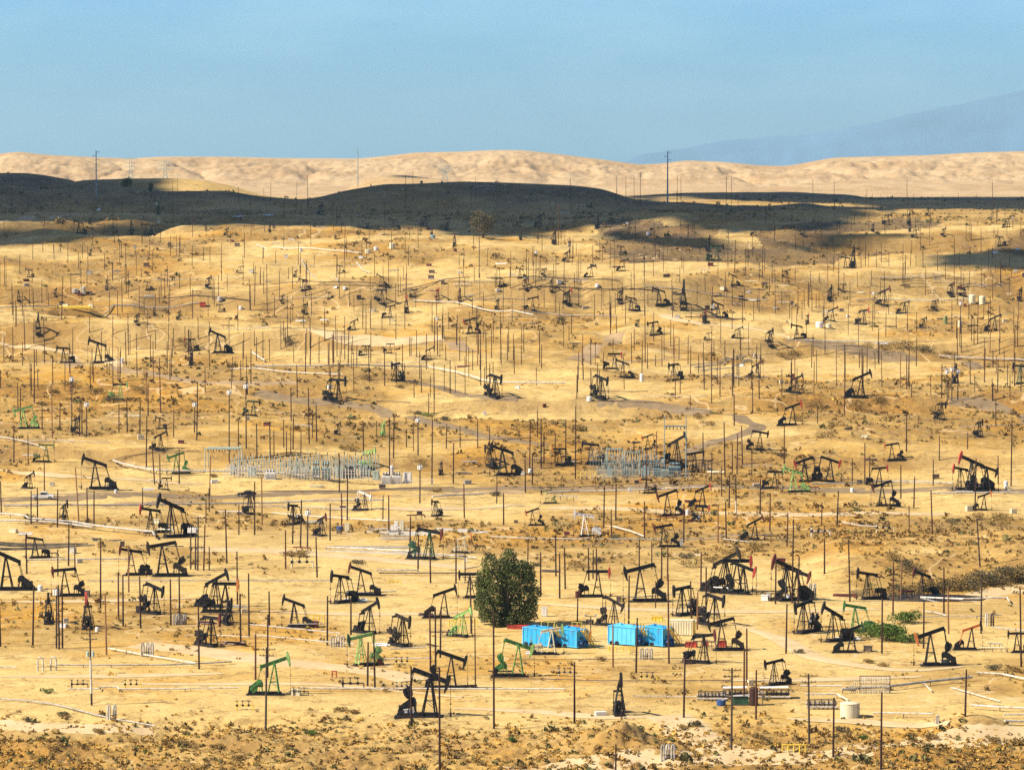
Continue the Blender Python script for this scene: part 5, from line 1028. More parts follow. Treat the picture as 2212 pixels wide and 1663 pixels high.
fence(484, 600, 1033, 22, 'pale mesh fence before the left end of the substation', 'whitep'); fence(600, 820, 1040, 18, 'grey mesh fence before the tall transformers'); fence(820, 935, 1048, 14, 'low mesh fence before the white shed'); fence(1255, 1490, 1035, 18, 'grey mesh fence before the right substation')
# white gravel pads with rows of short risers
def riser_pad(u0, u1, v, n, hpx, label):
    a, b2 = hit(u0, v), hit(u1, v); s = px_per_m(a.y); w = (b2 - a).x; o = empty('riser_row', a); mb = MB()
    mb.box((w / 2, .3, .05), (w + 1, 2.4, .22)); mb.build('gravel_bed', M['concrete'], o)
    for i in range(n): mb = MB(); x = w * i / (n - 1); mb.tube([(x, 0, 0), (x, 0, hpx / s)], .07, 6); mb.box((x, 0, hpx / s), (.22, .22, .2)); mb.build('riser', M['lgrey'], o)
    tag(o, label, 'riser row', 'rows of short pipe risers')
riser_pad(825, 882, 1164, 22, 8, 'row of short white risers on the pale pad'); riser_pad(715, 880, 1183, 46, 4, 'long low row of short risers below the pale pad'); riser_pad(800, 880, 1143, 10, 9, 'row of risers beside the two pad cabinets')
drape('gravel_pad', [(790, 1148), (840, 1150), (900, 1152), (960, 1150)], 9, M['concrete'], .06, taper=True)
drape('gravel_pad', [(700, 1189), (800, 1192), (900, 1196), (1000, 1200)], 4, M['concrete'], .065, taper=True)
drape('gravel_pad', [(940, 1140), (1000, 1144), (1050, 1150)], 6, M['concrete'], .07, taper=True)
# lined bund at left: dark sheet on the bank
M['liner'] = road_mat('dirty_liner', (.02, .02, .02), (.16, .12, .075))
for k_, (pts, w) in enumerate([([(-300, 1184), (-60, 1186), (60, 1186), (150, 1182), (205, 1177)], 3.2), ([(-200, 1178), (40, 1180), (130, 1177), (190, 1174)], 2.6), ([(205, 1168), (230, 1165), (262, 1167)], 5)]): drape('liner_sheet', pts, w, M['liner'], .05 + .01 * k_, taper=True)
# small pipes, boxes and stands littering the middle slopes
r3 = np.random.default_rng(77)
def junk(n, vlo, vhi, ulo=-20, uhi=2230):
    for _ in range(n):
        u, v = r3.uniform(ulo, uhi), r3.uniform(vlo, vhi); p = hit(u, v); s = px_per_m(p.y); kind = r3.choice(['box', 'box', 'stand', 'spool'])
        m = str(r3.choice(['whitep', 'lgrey', 'cream', 'piped', 'piped', 'maroon'])); w = r3.uniform(1.2, 2.6) * (1 if v < 750 else .7); h = r3.uniform(.8, 1.7) * (1 if v < 750 else .75); rz = r3.uniform(-.5, .5)
        if kind == 'box':
            o = empty('steel_cabinet', p, rz); mb = MB(); mb.box((0, 0, h / 2), (w, w * .6, h)); mb.build('body', M[m], o); mb = MB(); mb.box((0, 0, h + .05), (w * 1.1, w * .7, .1)); mb.build('lid', M[m], o)
        elif kind == 'stand':
            o = empty('pipe_stand', p, rz)
            for x in (-w, 0, w): mb = MB(); mb.bar((x, 0, -.2), (x, 0, h), .12); mb.build('post', M['piped'], o)
            mb = MB(); mb.tube([(-w * 1.6, 0, h), (w * 1.4, 0, h), (w * 1.6, 0, h * .3)], .14, 7); mb.build('pipe', M[m], o)
        else:
            o = empty('pipe_heap', p, rz)
            for k in range(4): mb = MB(); mb.tube([(-w * 1.5, k * .4, .15 + .28 * (k == 1)), (w * 1.5 * r3.uniform(.7, 1), k * .4 + r3.uniform(-.5, .5), .15 + .28 * (k == 1))], .15, 6); mb.build('loose_pipe', M[m], o)
        tag(o, None, {'box': 'cabinet', 'stand': 'pipe stand', 'spool': 'pipe heap'}[str(kind)], 'small equipment littering the slopes'); reg(o, 'junk', u, v, jk=str(kind), m=m)
for row in PUMPS:
    if row[1] > 985 and row[0] > 10: sg = 1 if int(row[0]) % 2 else -1; junk(1, row[1] - 6, row[1] + 2, *sorted((row[0] + sg * 30, row[0] + sg * 52)))
junk(26, 440, 500, 0, 1500); junk(40, 520, 640); junk(46, 585, 720); junk(22, 610, 715, 1450, 2220); junk(16, 490, 585, 500, 1300); junk(22, 740, 960); junk(26, 1000, 1240)
def autopipe(n, vlo, vhi):
    for _ in range(n):
        u, v = r3.uniform(-30, 2150), r3.uniform(vlo, vhi); L_ = r3.uniform(60, 230); sl = r3.normal() * .03; m = str(r3.choice(['piped', 'piped', 'lgrey', 'pipew', 'pipeg']))
        pts = [(u + L_ * k, v + sl * L_ * k + r3.normal() * 1.5) for k in (0, .35, .7, 1)]
        o = pipe(pts, float(r3.uniform(.09, .16)), m, None, .35, 12); reg(o, 'apipe', u + L_ / 2, v, m=m)
autopipe(20, 560, 730); autopipe(16, 740, 980); autopipe(12, 1000, 1240); autopipe(6, 1260, 1500)
# ------------------------------------------------------------------ plants
def leaf_mat(name, a, bb, scale=.8):
    m, nt, b = new_mat(name); L = nt.links.new; tc = N(nt, 'ShaderNodeTexCoord'); n1 = N(nt, 'ShaderNodeTexNoise'); n1.inputs['Scale'].default_value = scale; n1.inputs['Detail'].default_value = 4
    L(tc.outputs['Object'], n1.inputs['Vector']); r = ramp(nt, [(.32, a), (.68, bb)]); L(n1.outputs['Fac'], r.inputs['Fac']); L(r.outputs['Color'], b.inputs['Base Color']); b.inputs['Roughness'].default_value = .7; b.inputs['Specular IOR Level'].default_value = .2
    return m
M['leaf'] = leaf_mat('dark_leaves', (.024, .038, .010), (.125, .140, .032), .35); M['fresh'] = leaf_mat('green_leaves', (.045, .085, .012), (.13, .19, .03)); M['dry'] = leaf_mat('dry_bush', (.14, .088, .026), (.36, .23, .07)); M['brownleaf'] = leaf_mat('brown_leaves', (.07, .06, .03), (.15, .12, .055))
M['goldgrass'] = leaf_mat('gold_grass', (.42, .235, .04), (.62, .40, .10)); M['bark'] = paint('bark', (.10, .075, .055), .9, .4, 3); M['scrub'] = leaf_mat('scrub', (.13, .08, .026), (.36, .22, .062), .35); M['scrubg'] = leaf_mat('green_scrub', (.07, .07, .022), (.19, .165, .05), .35)
def leaves(centres, sizes, rg, droop=.3):
    """many small leaf quads; centres (n,3)"""
    n = len(centres); a = rg.normal(size=(n, 3)); a[:, 2] -= droop; a /= np.linalg.norm(a, axis=1)[:, None]; b = rg.normal(size=(n, 3)); b -= a * (a * b).sum(1)[:, None]; b /= np.linalg.norm(b, axis=1)[:, None]
    s = np.asarray(sizes)[:, None]; v = np.stack([centres - a * s, centres + b * s * .45, centres + a * s, centres - b * s * .45], 1).reshape(-1, 3)
    return v, np.arange(n * 4).reshape(-1, 4)
def crown_points(n, lobes, rg):
    """points near the surface of several lobes: [(x,y,z, rx,ry,rz)]"""
    w = np.array([l[3] * l[5] for l in lobes]); k = rg.choice(len(lobes), n, p=w / w.sum()); Lb = np.array(lobes)[k]
    d = rg.normal(size=(n, 3)); d /= np.linalg.norm(d, axis=1)[:, None]; r = rg.uniform(.40, 1.18, n) ** .7
    return Lb[:, :3] + d * Lb[:, 3:] * r[:, None]
def tree(name, u, v, W_, Hh, nl, n, mat, leaf, label, seed, low=.12, cat='tree', lob=None):
    rg = np.random.default_rng(seed); p = hit(u, v); o = empty(name, p); lobes = []
    for i in range(nl):
        a = rg.uniform(0, 2 * PI); z = Hh * rg.uniform(low + .12, .86); rad = W_ * .5 * (1 - abs(z / Hh - .48) ** 2 * 1.7) * rg.uniform(.35, .74); R = W_ * rg.uniform(.13, .2)
        lobes.append((math.cos(a) * rad, math.sin(a) * rad, z, R, R, R * rg.uniform(.9, 1.5)))
    lobes.append((0, 0, Hh * .5, W_ * .30, W_ * .30, Hh * .36))
    if lob: lobes = [((a - u) / 11.25 * 1.0, rg.uniform(-3, 2.2), (v - b) / 11.25, R * rg.uniform(.85, 1.15), R, R * rg.uniform(1.0, 1.6)) for a, b, R in lob for _ in range(2)]
    pts = crown_points(n, lobes, rg); pts = pts[pts[:, 2] > Hh * low * .4]; vv, ff = leaves(pts, rg.uniform(.6, 1.2, len(pts)) * leaf, rg, .8)
    obj('crown', np_mesh('crown', vv, ff, M[mat]), o); mb = MB()
    for i in range(4):
        x, y = rg.normal(size=2) * .4; mb.tube([(x * .4, y * .4, -.3), (x, y, Hh * .25), (x * 3, y * 3, Hh * .6)], W_ * .032, 8, W_ * .012)
    for l in lobes[:10]: mb.tube([(0, 0, Hh * .3), (l[0] * .5, l[1] * .5, (l[2] + Hh * .3) / 2), l[:3]], W_ * .014, 6, .03)
    mb.build('trunk', M['bark'], o); tag(o, label, cat)
tree('broad_tree', 1097, 1350, 13.4, 13.8, 52, 21000, 'leaf', .26, 'large bushy olive green tree with drooping foliage left of the blue tanks', 3, .03, lob=[(1058,1216,1.6),(1100,1214,1.7),(1140,1236,1.5),(1040,1262,1.4),(1088,1228,1.7),(1128,1228,1.5),(1046,1248,1.5),(1074,1252,1.9),(1108,1250,2.0),(1143,1258,1.5),(1156,1280,1.15),(1042,1282,1.3),(1066,1285,1.9),(1102,1285,2.1),(1136,1288,1.7),(1150,1302,1.1),(1055,1312,1.5),(1084,1315,1.7),(1116,1314,1.7),(1140,1318,1.1),(1066,1335,1.0),(1092,1336,1.2),(1112,1332,1.0),(1036,1302,1.2),(1046,1328,1.3),(1132,1334,1.2),(1150,1322,1.1),(1075,1345,1.2),(1100,1345,1.2),(1122,1345,1.0)])
tree('sparse_tree', 1043, 514, 14, 14.5, 20, 3600, 'brownleaf', .42, 'tall sparse brown green tree at the edge of the cloud shadow', 4, .15)
tree('ridge_tree', 274, 404, 9.5, 6.5, 14, 1500, 'leaf', .5, 'wide dark tree clump on the left dark ridge', 5, .0); tree('ridge_tree', 326, 416, 4.2, 7.0, 8, 700, 'leaf', .45, 'small dark upright tree right of the wide clump on the ridge', 6, .0)
def bush(u, v, W_, Hh, mat, label, seed, n=700, leaf=.2, group=None):
    rg = np.random.default_rng(seed); p = hit(u, v); o = empty('bush', p); lobes = [(rg.normal() * W_ * .22, rg.normal() * W_ * .2, Hh * rg.uniform(.3, .62), W_ * .25, W_ * .25, Hh * .36) for _ in range(7)]
    pts = crown_points(n, lobes, rg); pts[:, 2] = np.abs(pts[:, 2]); vv, ff = leaves(pts, rg.uniform(.6, 1.3, len(pts)) * leaf, rg, -.5); obj('foliage', np_mesh('foliage', vv, ff, M[mat]), o); mb = MB()
    for i in range(6): x, y = rg.normal(size=2) * W_ * .25; mb.tube([(x * .2, y * .2, -.2), (x, y, Hh * .6)], .05, 5, .015)
    mb.build('stems', M['bark'], o); tag(o, label, 'bush', group)
    if not label: reg(o, 'bush', u, v, mat=mat, size=W_ * px_per_m(p.y))
bush(1918, 1384, 9.5, 3.4, 'fresh', 'large bright green bush behind the orange-headed pumpjack', 11, 3500, .22); bush(1955, 1346, 5.2, 2.6, 'fresh', 'smaller green bush up the slope behind the large one', 12, 1500, .2); bush(1890, 1372, 4.5, 2.4, 'fresh', 'green bush at the left side of the large green bush', 13, 1100, .2); bush(1975, 1388, 4, 2.0, 'fresh', 'low green bush at the right side of the large green bush', 14, 900, .2)
rb = random.Random(5)
for i, (u, v, w, mt) in enumerate([(670,1587,2.4,'fresh'),(2062,1131,3.6,'brownleaf'),(2110,1122,4.2,'dry'),(2150,1135,5.5,'dry'),(2160,1122,4.5,'dry'),(650,1203,4.5,'dry'),(625,1200,4.0,'dry'),(770,1218,3.4,'brownleaf'),(1322,748,3,'dry'),(622,742,6.2,'brownleaf'),(1210,697,7,'brownleaf'),(1720,768,7,'dry'),(1690,770,5,'dry'),(1895,755,8,'dry'),(1950,752,9,'dry'),(1998,760,8,'brownleaf'),(2050,768,6,'dry'),
 (760,1540,2.4,'dry'),(735,1535,2,'dry'),(1110,1602,1.8,'fresh'),(1640,1595,2.4,'dry'),(1970,1590,1.9,'dry'),(2010,1596,2.6,'dry'),(1865,1597,2.2,'fresh'),(1820,1580,2.4,'brownleaf'),(2150,1600,2.8,'dry'),(2190,1606,3,'dry'),(1920,1489,1.8,'dry'),(1838,1491,1.6,'brownleaf'),(1475,1575,2,'dry'),(1505,1568,2.4,'brownleaf'),(60,1560,1.6,'brownleaf'),(137,1546,2,'brownleaf'),(105,1497,1.8,'fresh'),(210,1582,1.8,'dry'),(400,1610,2.4,'dry'),(470,1615,2,'dry'),(520,1640,1.8,'dry'),(1220,1668,2,'dry'),(390,740,5,'dry'),(160,835,6,'dry'),(215,850,6,'dry'),(240,870,7,'brownleaf'),(300,845,6,'dry'),(90,875,4,'dry'),(120,848,4,'dry'),
 (870,838,4,'dry'),(795,820,5,'dry'),(1150,925,6,'dry'),(1180,940,5,'dry'),(1240,930,5.5,'dry'),(1530,918,4,'dry'),(1510,905,4,'dry'),(1720,910,6,'dry'),(1760,880,6,'dry'),(1850,880,7,'dry'),(1900,868,6,'dry'),(1800,920,5,'dry'),(1780,945,5,'dry'),(1690,985,3.5,'brownleaf'),(1280,1170,3,'brownleaf'),(1330,1165,3.5,'brownleaf'),(1160,1222,2.8,'brownleaf'),(1240,1225,4,'dry'),(1290,1215,3.6,'brownleaf'),(1490,1225,5,'dry'),(1540,1215,5,'dry'),(1480,1205,4,'brownleaf'),(1590,1200,5,'dry'),(1630,1190,5,'dry'),(1690,1230,5,'dry'),(1930,1210,4,'dry'),(1960,1225,5,'brownleaf'),(1975,1240,5,'brownleaf'),
 (2020,1268,6,'dry'),(2070,1264,6,'dry'),(2115,1255,7,'brownleaf'),(2160,1248,7,'brownleaf'),(2200,1245,8,'brownleaf'),(1935,1272,3,'brownleaf'),(1970,1274,4,'dry'),(2150,1447,3,'brownleaf'),(2190,1450,3.5,'dry'),(1725,1412,2,'brownleaf'),(1880,1432,2.6,'dry'),(1905,1440,2.4,'dry'),(1300,1427,2,'dry'),(460,1030,2.4,'dry'),(905,1000,3,'dry'),(765,975,4,'dry'),(745,972,3,'dry'),(900,895,4,'brownleaf'),(925,900,4.5,'fresh'),(960,908,4,'brownleaf'),(945,1063,3,'dry'),(1070,1070,3.6,'bluegrey')] + [(2040 + 17 * i + (i * 37) % 9, 1274 - 3.1 * i + (i * 23) % 7, 5.2 + (i * 13) % 4 * .7, ['brownleaf', 'dry', 'dry'][i % 3]) for i in range(12)] + [(1925 + 24 * i, 1282 - 2.0 * i, 3.6, ['dry', 'brownleaf'][i % 2]) for i in range(5)]):
    if mt == 'bluegrey': mt = 'brownleaf'
    k = max(.8, w * .34); bush(u, v, w, k * rb.uniform(.9, 1.3), mt, None, 100 + i, int(220 + 60 * w), .10 + .018 * w, 'bushes dotted over the dry ground')
# scrub and grass too many to count
def scatter(n, rg, want, vlo, vhi, size, mat, name, label, tri, flat):
    u = rg.uniform(-500, 2712, n); v = vlo + (vhi - vlo) * rg.random(n); t, s = ray(u, v)
    d = 1041000.0 / np.maximum(v - 83, 50); d = np.where(v < 468, np.interp(v, _bv[::-1][6:], _bd[::-1][6:]), d)
    d = d * rg.uniform(.985, 1.015, n); x = t * d; keep = rg.random(n) < want(x, d); x, d = x[keep], d[keep]
    z = ground_z(x, d); m = len(x); sz = rg.lognormal(0, .38, m) * size(d)
    ang = rg.uniform(0, 2 * PI, (m, tri)); up = rg.uniform(.25, 1.0, (m, tri)); rad = rg.uniform(.1, .55, (m, tri))
    cx = x[:, None] + np.cos(ang) * rad * sz[:, None]; cy = d[:, None] + np.sin(ang) * rad * sz[:, None]; cz = z[:, None] + sz[:, None] * flat * up * (1.05 - rad * 1.2)
    c = np.stack([cx, cy, cz], -1).reshape(-1, 3); vv, ff = leaves(c, np.repeat(sz, tri) * rg.uniform(.20, .42, m * tri), rg, -.4)
    o = obj(name, np_mesh(name, vv, ff, M[mat])); tag(o, label, 'scrub', kind='stuff'); return m
rg = np.random.default_rng(99)
def w_scrub(x, d): b_, g_, s_ = fields(x, d); return np.clip(s_ * .95 + .035 - b_ * .25, 0, 1)
def w_grass(x, d): b_, g_, s_ = fields(x, d); return np.clip(g_ * .8 * (1 - b_ * .6), 0, 1)
def size_s(d): return np.interp(d, [600, 750, 1000, 1600, 2600, 3200], [.70, .62, .85, 1.15, 1.5, 1.5])
scatter(35000, rg, w_scrub, 445, 1720, size_s, 'scrub', 'dry_scrub', 'brown dry scrub dotted over slopes and banks', 12, .75)
scatter(10000, rg, lambda x, d: w_scrub(x, d) * .6, 445, 1720, size_s, 'scrubg', 'green_scrub', 'dull green scrub among the dry clumps', 12, .75)
scatter(14000, rg, w_grass, 700, 1720, lambda d: np.interp(d, [600, 900, 1500], [.45, .6, .9]), 'goldgrass', 'dry_grass', 'golden dry grass tufts on the flats', 10, .45)
scatter(5000, rg, lambda x, d: np.clip(.02 + 1.6 * w_scrub(x, d) * smooth(-.1, .4, fbm(x / 50, d / 90, 171, 3)), 0, 1), 415, 520, lambda d: np.interp(d, [2300, 3500], [1.3, 2.0]), 'scrubg', 'dark_scrub', 'dark scrub on the shaded hills', 12, .7)
def w_bank(x, d): return (1 - smooth(684, 722, d + 16 * fbm(x / 33, x * 0 + 1.5, 31, 2))) * np.clip(.62 + .9 * fbm(x / 9, d / 9, 141, 3), .05, 1)
scatter(4200, rg, w_bank, 1545, 1740, lambda d: .62 + 0 * d, 'scrub', 'bank_scrub', 'tan scrub crowding the bank below the pads', 16, .8)
scatter(13000, rg, w_bank, 1545, 1740, lambda d: .5 + 0 * d, 'goldgrass', 'bank_grass', 'golden grass on the bank below the pads', 14, .55)
scatter(1400, rg, lambda x, d: w_bank(x, d) * .8, 1545, 1740, lambda d: .75 + 0 * d, 'scrubg', 'bank_green_scrub', 'dull green scrub on the bank below the pads', 18, .8)
# ------------------------------------------------------------------ light
SUN_EL = math.radians(43); az = math.atan2(-.95, -.28)      # measured from +y toward +x
S = Vector((math.sin(az) * math.cos(SUN_EL), math.cos(az) * math.cos(SUN_EL), math.sin(SUN_EL)))
sl = bpy.data.lights.new('sun', 'SUN'); sl.energy = 5.0; sl.angle = math.radians(.4); sl.color = (1.0, .91, .74); so = link(bpy.data.objects.new('sun', sl)); so.rotation_euler = (-S).to_track_quat('-Z', 'Y').to_euler()
wd = bpy.data.worlds.new('World'); bpy.context.scene.world = wd; wd.use_nodes = True; nt = wd.node_tree; L = nt.links.new; bg = nt.nodes['Background']
sk = N(nt, 'ShaderNodeTexSky', sky_type='NISHITA'); sk.sun_disc = False; sk.sun_elevation = SUN_EL; sk.sun_rotation = az; sk.altitude = 200; sk.air_density = 1.0; sk.dust_density = .6; sk.ozone_density = 1.6
# thin veil of high cloud
tc = N(nt, 'ShaderNodeTexCoord'); mp = N(nt, 'ShaderNodeMapping'); mp.inputs['Scale'].default_value = (9, 9, 34); L(tc.outputs['Generated'], mp.inputs['Vector']); n1 = N(nt, 'ShaderNodeTexNoise'); n1.inputs['Scale'].default_value = 1.6; n1.inputs['Detail'].default_value = 5; n1.inputs['Roughness'].default_value = .5; L(mp.outputs['Vector'], n1.inputs['Vector'])
r = ramp(nt, [(.40, (0, 0, 0)), (.72, (.42, .42, .42))]); L(n1.outputs['Fac'], r.inputs['Fac']); mx = N(nt, 'ShaderNodeMix', data_type='RGBA'); L(r.outputs['Color'], mx.inputs[0]); tn = N(nt, 'ShaderNodeMix', data_type='RGBA', blend_type='MULTIPLY'); tn.inputs[0].default_value = 1; L(sk.outputs['Color'], tn.inputs[6]); gx = N(nt, 'ShaderNodeSeparateXYZ'); L(tc.outputs['Generated'], gx.inputs[0]); gr = ramp(nt, [(.06, (.525, 1.02, 1.76)), (.24, (.27, .31, .80))]); L(gx.outputs['Z'], gr.inputs['Fac']); L(gr.outputs['Color'], tn.inputs[7]); L(tn.outputs[2], mx.inputs[6]); mx.inputs[7].default_value = (6.5, 9.3, 10.5, 1); L(mx.outputs[2], bg.inputs['Color']); bg.inputs['Strength'].default_value = SKY
# ------------------------------------------------------------------ clouds off the top of the frame whose shadows lie on the hills
CZ = 1560.0
def cloud(lower, upper_d, wob=9.0, thick=120, seed=1, poly=None, cz=CZ):
    """lower: picture line of the near edge of the shadow; upper_d: list (u, d) of the far edge, or poly: closed picture outline"""
    pts = [hit(u, v) for u, v in (poly or lower)]
    if not poly:
        for u, d in upper_d: t = (u - U0) / F; pts.append(Vector((t * d, d, float(ground_z(t * d, d)))))
    P = np.array([[q.x + S.x / S.z * (cz - q.z), q.y + S.y / S.z * (cz - q.z)] for q in pts])
    lo, hi = P.min(0) - 30, P.max(0) + 30; st = 7.0 if (hi - lo).max() < 1500 else 10.0
    gx = np.arange(lo[0], hi[0], st); gy = np.arange(lo[1], hi[1], st); X, Y = np.meshgrid(gx, gy, indexing='ij')
    ins = np.zeros(X.shape, bool); dist = np.full(X.shape, 1e9)
    for (x0, y0), (x1, y1) in zip(P, np.roll(P, -1, 0)):
        c_ = ((y0 > Y) != (y1 > Y)); xi = (x1 - x0) * (Y - y0) / ((y1 - y0) if y1 != y0 else 1e-9) + x0; ins ^= c_ & (X < xi)
        dx, dy = x1 - x0, y1 - y0; k = np.clip(((X - x0) * dx + (Y - y0) * dy) / (dx * dx + dy * dy + 1e-9), 0, 1); dist = np.minimum(dist, np.hypot(X - x0 - k * dx, Y - y0 - k * dy))
    sd = np.where(ins, dist, -dist) + wob * fbm(X / 35, Y / 35, seed, 4, .55)
    th = np.sqrt(np.clip(sd, 0, 200) / 200); up = cz + th * thick * (1 + .5 * fbm(X / 60, Y / 60, seed + 3, 4)); dn = cz - th * thick * .35 * (1 + .4 * fbm(X / 50, Y / 50, seed + 5, 3))
    on = sd > 0; cell = on[:-1, :-1] & on[1:, :-1] & on[1:, 1:] & on[:-1, 1:]; ny = len(gy); idx = np.arange(X.size).reshape(X.shape); a, b2, c2, d2 = (q[cell] for q in (idx[:-1, :-1], idx[1:, :-1], idx[1:, 1:], idx[:-1, 1:]))
    V = np.concatenate([np.stack([X, Y, up], -1).reshape(-1, 3), np.stack([X, Y, dn], -1).reshape(-1, 3)]); n = X.size
    f = np.concatenate([np.stack([a, b2, c2, d2], -1), np.stack([d2, c2, b2, a], -1) + n]); used = np.unique(f); remap = np.zeros(2 * n, int); remap[used] = np.arange(len(used))
    o = obj('cloud', np_mesh('cloud', V[used], remap[f], M['cloud'])); tag(o, kind='structure')
m, nt, b = new_mat('cloud_white'); b.inputs['Base Color'].default_value = (.7, .72, .76, 1); b.inputs['Roughness'].default_value = 1; b.inputs['Specular IOR Level'].default_value = 0; M['cloud'] = m
cloud([(-700,490),(-100,484),(0,481),(120,480),(220,479),(320,482),(430,487),(480,497),(553,493),(640,489),(700,491),(760,482),(830,488),(900,491),(960,501),(1030,511),(1100,502),(1190,497),(1290,499),(1305,482),(1345,475),(1430,472),(1490,486),(1560,499),(1640,507),(1700,497),(1770,478),(1830,462),(1895,452)], [(1910,3030),(1790,3090),(1500,3090),(1300,3130),(1000,3150),(700,3130),(560,3090),(330,3110),(300,3330),(-200,3380),(-700,3300)], seed=1)
cloud(None, None, 6, 60, 12, [(-700,556),(-100,545),(0,541),(120,525),(200,513),(300,508),(420,500),(445,497),(420,492),(320,488),(220,485),(120,486),(0,488),(-100,491),(-700,498)])
cloud(None, None, 5, 60, 2, [(1270,501),(1330,498),(1400,503),(1470,513),(1560,530),(1545,542),(1440,539),(1370,525),(1290,512)])
cloud(None, None, 6, 60, 4, [(1690,530),(1750,508),(1800,503),(1960,505),(2040,509),(1980,514),(1880,519),(1850,533),(1780,543),(1700,552)])
cloud(None, None, 6, 60, 5, [(1960,577),(2000,560),(2060,546),(2130,539),(2212,533),(2420,535),(2420,586),(2212,586),(2100,582)])
cloud([(1350,425),(1410,424),(1480,425),(1560,431),(1690,437),(1760,438),(1830,441),(1890,448),(1960,452),(2090,453),(2150,450),(2212,455),(2500,455)], [(2500,3800),(2212,3800),(1700,3860),(1500,3850),(1350,3780)], 6, 80, 8)
cloud([(-600,425),(0,415),(75,411),(185,404),(200,396)], [(200,3640),(100,3720),(0,3780),(-600,3800)], 6, 80, 9)
cloud([(780,388),(850,387),(910,387),(975,389)], [(975,4010),(900,4060),(840,4060),(780,4000)], 4, 60, 10)
# ------------------------------------------------------------------ the air
if HAZE > 0:
    m = bpy.data.materials.new('haze_air'); m.use_nodes = True; nt = m.node_tree; nt.nodes.remove(nt.nodes['Principled BSDF']); pv = N(nt, 'ShaderNodeVolumePrincipled'); pv.inputs['Color'].default_value = (.56, .86, 1.0, 1); pv.inputs['Density'].default_value = HAZE; pv.inputs['Anisotropy'].default_value = .2; nt.links.new(pv.outputs[0], nt.nodes['Material Output'].inputs['Volume'])
    zlo = float(H.min()) - 160; mb = MB(); mb.box((0, 42000, (zlo + 1440) / 2), (120000, 92000, 1440 - zlo)); tag(mb.build('haze', m), kind='stuff', label='thin pale blue haze filling the air', cat='haze')
sc = bpy.context.scene; sc.view_settings.view_transform = 'Standard'; sc.view_settings.look = 'None'; sc.view_settings.gamma = 1; sc.view_settings.exposure = EXPO; sc.view_settings.use_curve_mapping = False
sc.cycles.use_denoising = DENOISE; sc.cycles.max_bounces = 5; sc.cycles.diffuse_bounces = 3; sc.cycles.glossy_bounces = 2; sc.cycles.transparent_max_bounces = 8; sc.cycles.volume_bounces = 0
# ------------------------------------------------------------------ labels for the many look-alikes
MARKS = [("the white pickup", 93, 1075), ("the dark car", 533, 1070), ("the lined bund", 100, 1178), ("the left substation", 640, 1015), ("the white substation shed", 870, 1035), ("the twin-pole gantry", 1458, 965), ("the right substation", 1330, 1020), ("the white pumpjack", 1262, 1135),
 ("the big round tree", 1097, 1275), ("the left blue tanks", 1200, 1380), ("the right blue tanks", 1385, 1375), ("the beige container", 1473, 1355), ("the green bushes", 1920, 1370), ("the pond", 1990, 1288), ("the round cream tank", 1836, 1535), ("the pipe frame", 1890, 1480), ("the low yellow rail", 1715, 1618), ("the valve manifolds", 1590, 1510),
 ("the foremost dirt mound", 1332, 1600), ("the head-on pumpjack", 1338, 1510), ("the bright green pumpjack", 593, 1470), ("the foremost black pumpjack", 930, 1500), ("the white pipe arch", 101, 1440), ("the tall crossarm pole", 198, 1450), ("the triple pipe loop", 318, 1410), ("the blue drum", 734, 1130), ("the gravel pads", 850, 1160), ("the trestle pipes", 650, 1380),
 ("the yellow pipe bundle", 155, 667), ("the far cream tanks", 2110, 650), ("the far sparse tree", 1043, 490), ("the far white trucks", 545, 468), ("the bending white pipeline", 920, 810), ("the snaking white pipe", 1030, 662), ("the four parallel pipes", 1570, 785), ("the road fork", 1620, 920), ("the small red box", 438, 658), ("the lone dark bush", 622, 740),
 ("the big dark hill", 1050, 425), ("the left dark ridge", 150, 430), ("the sunlit knoll", 1400, 490), ("the brown scrub slope", 1500, 590), ("the right scrub slope", 2120, 562), ("the right lime pumpjack", 1713, 1050), ("the crowded right pumpjacks", 2105, 1030), ("the upper left big pumpjack", 211, 755), ("the left lime pumpjack", 50, 900), ("the big left pumpjack", 205, 1025),
 ("the orange-beam pumpjack", 2099, 1380), ("the bank pumpjacks", 1705, 1250), ("the red-headed trio", 1595, 1240), ("the right oiled road", 1880, 768), ("the mid-slope white tank", 1386, 818), ("the thick right pipe", 2120, 776), ("the sharp lone right pumpjack", 1861, 830), ("the far cream sheds", 1780, 702), ("the skyline steel pole", 1442, 400), ("the thin skyline pole", 773, 380), ("the level dark pipe", 690, 612), ("the downslope white pipe", 700, 550), ("the bund pumpjacks", 360, 1200), ("the long slanted-guard pumpjack", 779, 1262), ("the left edge pumpjack", 13, 1240), ("the trio of transformers", 130, 1300)]
def relate(u, v, skip=20, pump=False):
    best = sorted(((((u - a) / 1.0) ** 2 + ((v - b) * 1.5) ** 2), p, a, b) for p, a, b in MARKS)
    for d2, p, a, b in best:
        if d2 < skip * skip or (pump and ('pump' in p or 'trio' in p) and abs(u - a) < 32 and abs(v - b) < 62): continue
        dx, dy = u - a, (v - b) * 1.5
        return ('left of ' if dx < 0 else 'right of ') + p if abs(dx) > abs(dy) else ('behind ' if dy < 0 else 'before ') + p
ORD = ['first', 'second', 'third', 'fourth', 'fifth', 'sixth', 'seventh', 'eighth', 'ninth', 'tenth', 'eleventh', 'twelfth', 'thirteenth', 'fourteenth', 'fifteenth', 'sixteenth', 'seventeenth', 'eighteenth', 'nineteenth', 'twentieth']
CN = dict(black='black', dark='black', dusty='black', green='green', lime='lime green', dgreen='dark green', olive='olive', whitep='white', cream='cream', red='red', maroon='dark red', orange='orange')
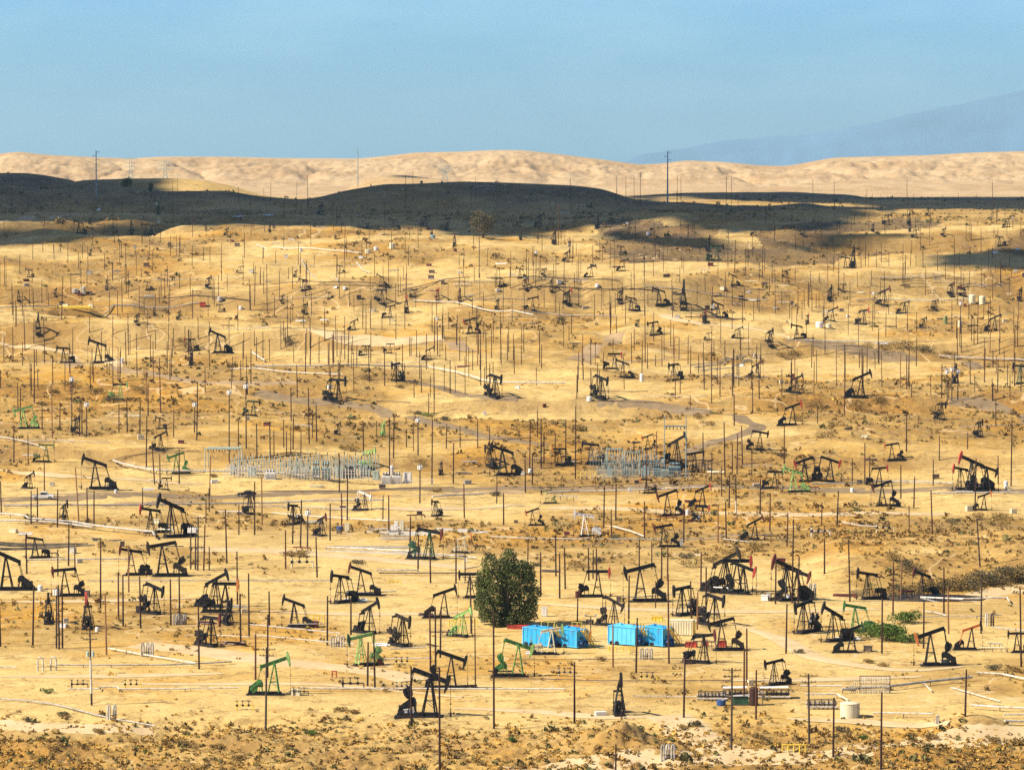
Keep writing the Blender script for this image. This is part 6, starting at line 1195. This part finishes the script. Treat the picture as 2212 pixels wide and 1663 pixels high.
def describe(e):
    u, v = e['u'], e['v']; rel = relate(u, v, pump=e['kind'] == 'pump')
    if e['kind'] == 'pump':
        y = (e['yaw'] + 360) % 360; face = 'right' if y < 62 or y > 298 else ('left' if 118 < y < 242 else ('viewer' if y > 180 else 'away'))
        if 242 <= y < 262: face = 'left'
        t = e['tilt']; po = 'raised' if t > 9 else ('lowered' if t < -7 else 'level')
        hd = CN[e['head']] + ' ' if CN[e['head']] != CN[e['body']] else ''
        f = {'right': 'to the right', 'left': 'to the left', 'viewer': 'toward the viewer', 'away': 'away'}[face]
        small = 'tiny ' if e['size'] < 4.2 else ''
        return small + CN[e['body']] + ' pumpjack', f"{hd}head {po} {f}", rel
    if e['kind'] == 'pole':
        st = e['st']; tall = 'tall ' if e['h'] > 12.5 else ('short ' if e['h'] < 7.5 else '')
        n = {'x': 'wooden pole with crossarms', 't': 'wooden pole with white transformers', 'w': 'rusty pole with pale foot', 'o': 'orange-brown pole', 's': 'thin rusty pole'}.get(st, ('bare reddish pole' if e['m'] == 'rustier' else 'bare rusty pole'))
        return tall + n, '', rel
    if e['kind'] == 'junk': return {'whitep': 'white ', 'lgrey': 'pale grey ', 'cream': 'cream ', 'piped': 'rusty ', 'maroon': 'dark red '}[e['m']] + {'box': 'low steel box', 'stand': 'pipe on stands', 'spool': 'heap of loose pipes'}[e['jk']], '', rel
    if e['kind'] == 'apipe': return {'piped': 'thin rusty pipe', 'lgrey': 'thin pale pipe', 'pipew': 'thin white pipe', 'pipeg': 'thin grey pipe'}[e['m']] + ' along the ground', '', rel
    w = 'broad' if e['size'] > 45 else ('small' if e['size'] < 26 else 'rounded')
    return w + ' ' + {'dry': 'dry tan bush', 'brownleaf': 'brown green bush', 'fresh': 'green bush'}[e['mat']], '', rel
groups = {}
for e in REG:
    a, b2, c = describe(e); groups.setdefault((a, b2, c), []).append(e)
for (a, b2, c), es in groups.items():
    es.sort(key=lambda e: e['u']); n = len(es)
    for i, e in enumerate(es):
        if n == 1: lab = f"{a}{', ' + b2 if b2 else ''}, {c}"
        else:
            o_ = ('leftmost' if i == 0 else ('rightmost' if i == n - 1 else (ORD[i] + ' from left')))
            lab = f"{a}{', ' + b2 if b2 else ''}, {c}, {o_} {'of two' if n == 2 else 'such'}"
        if len(lab.split()) > 16: lab = lab.replace('pumpjack,', 'pumpjack').replace(' to the right', ' right').replace(' to the left', ' left').replace(' toward the viewer', ' forward').replace(' from left such', ' from left')
        for x_, y_ in ((' such', ''), ('tiny ', ''), (' toward the viewer', ' forward'), (' to the', ''), ('trio of ', '')):
            if len(lab.split()) > 16: lab = lab.replace(x_, y_)
        e['o']['label'] = lab
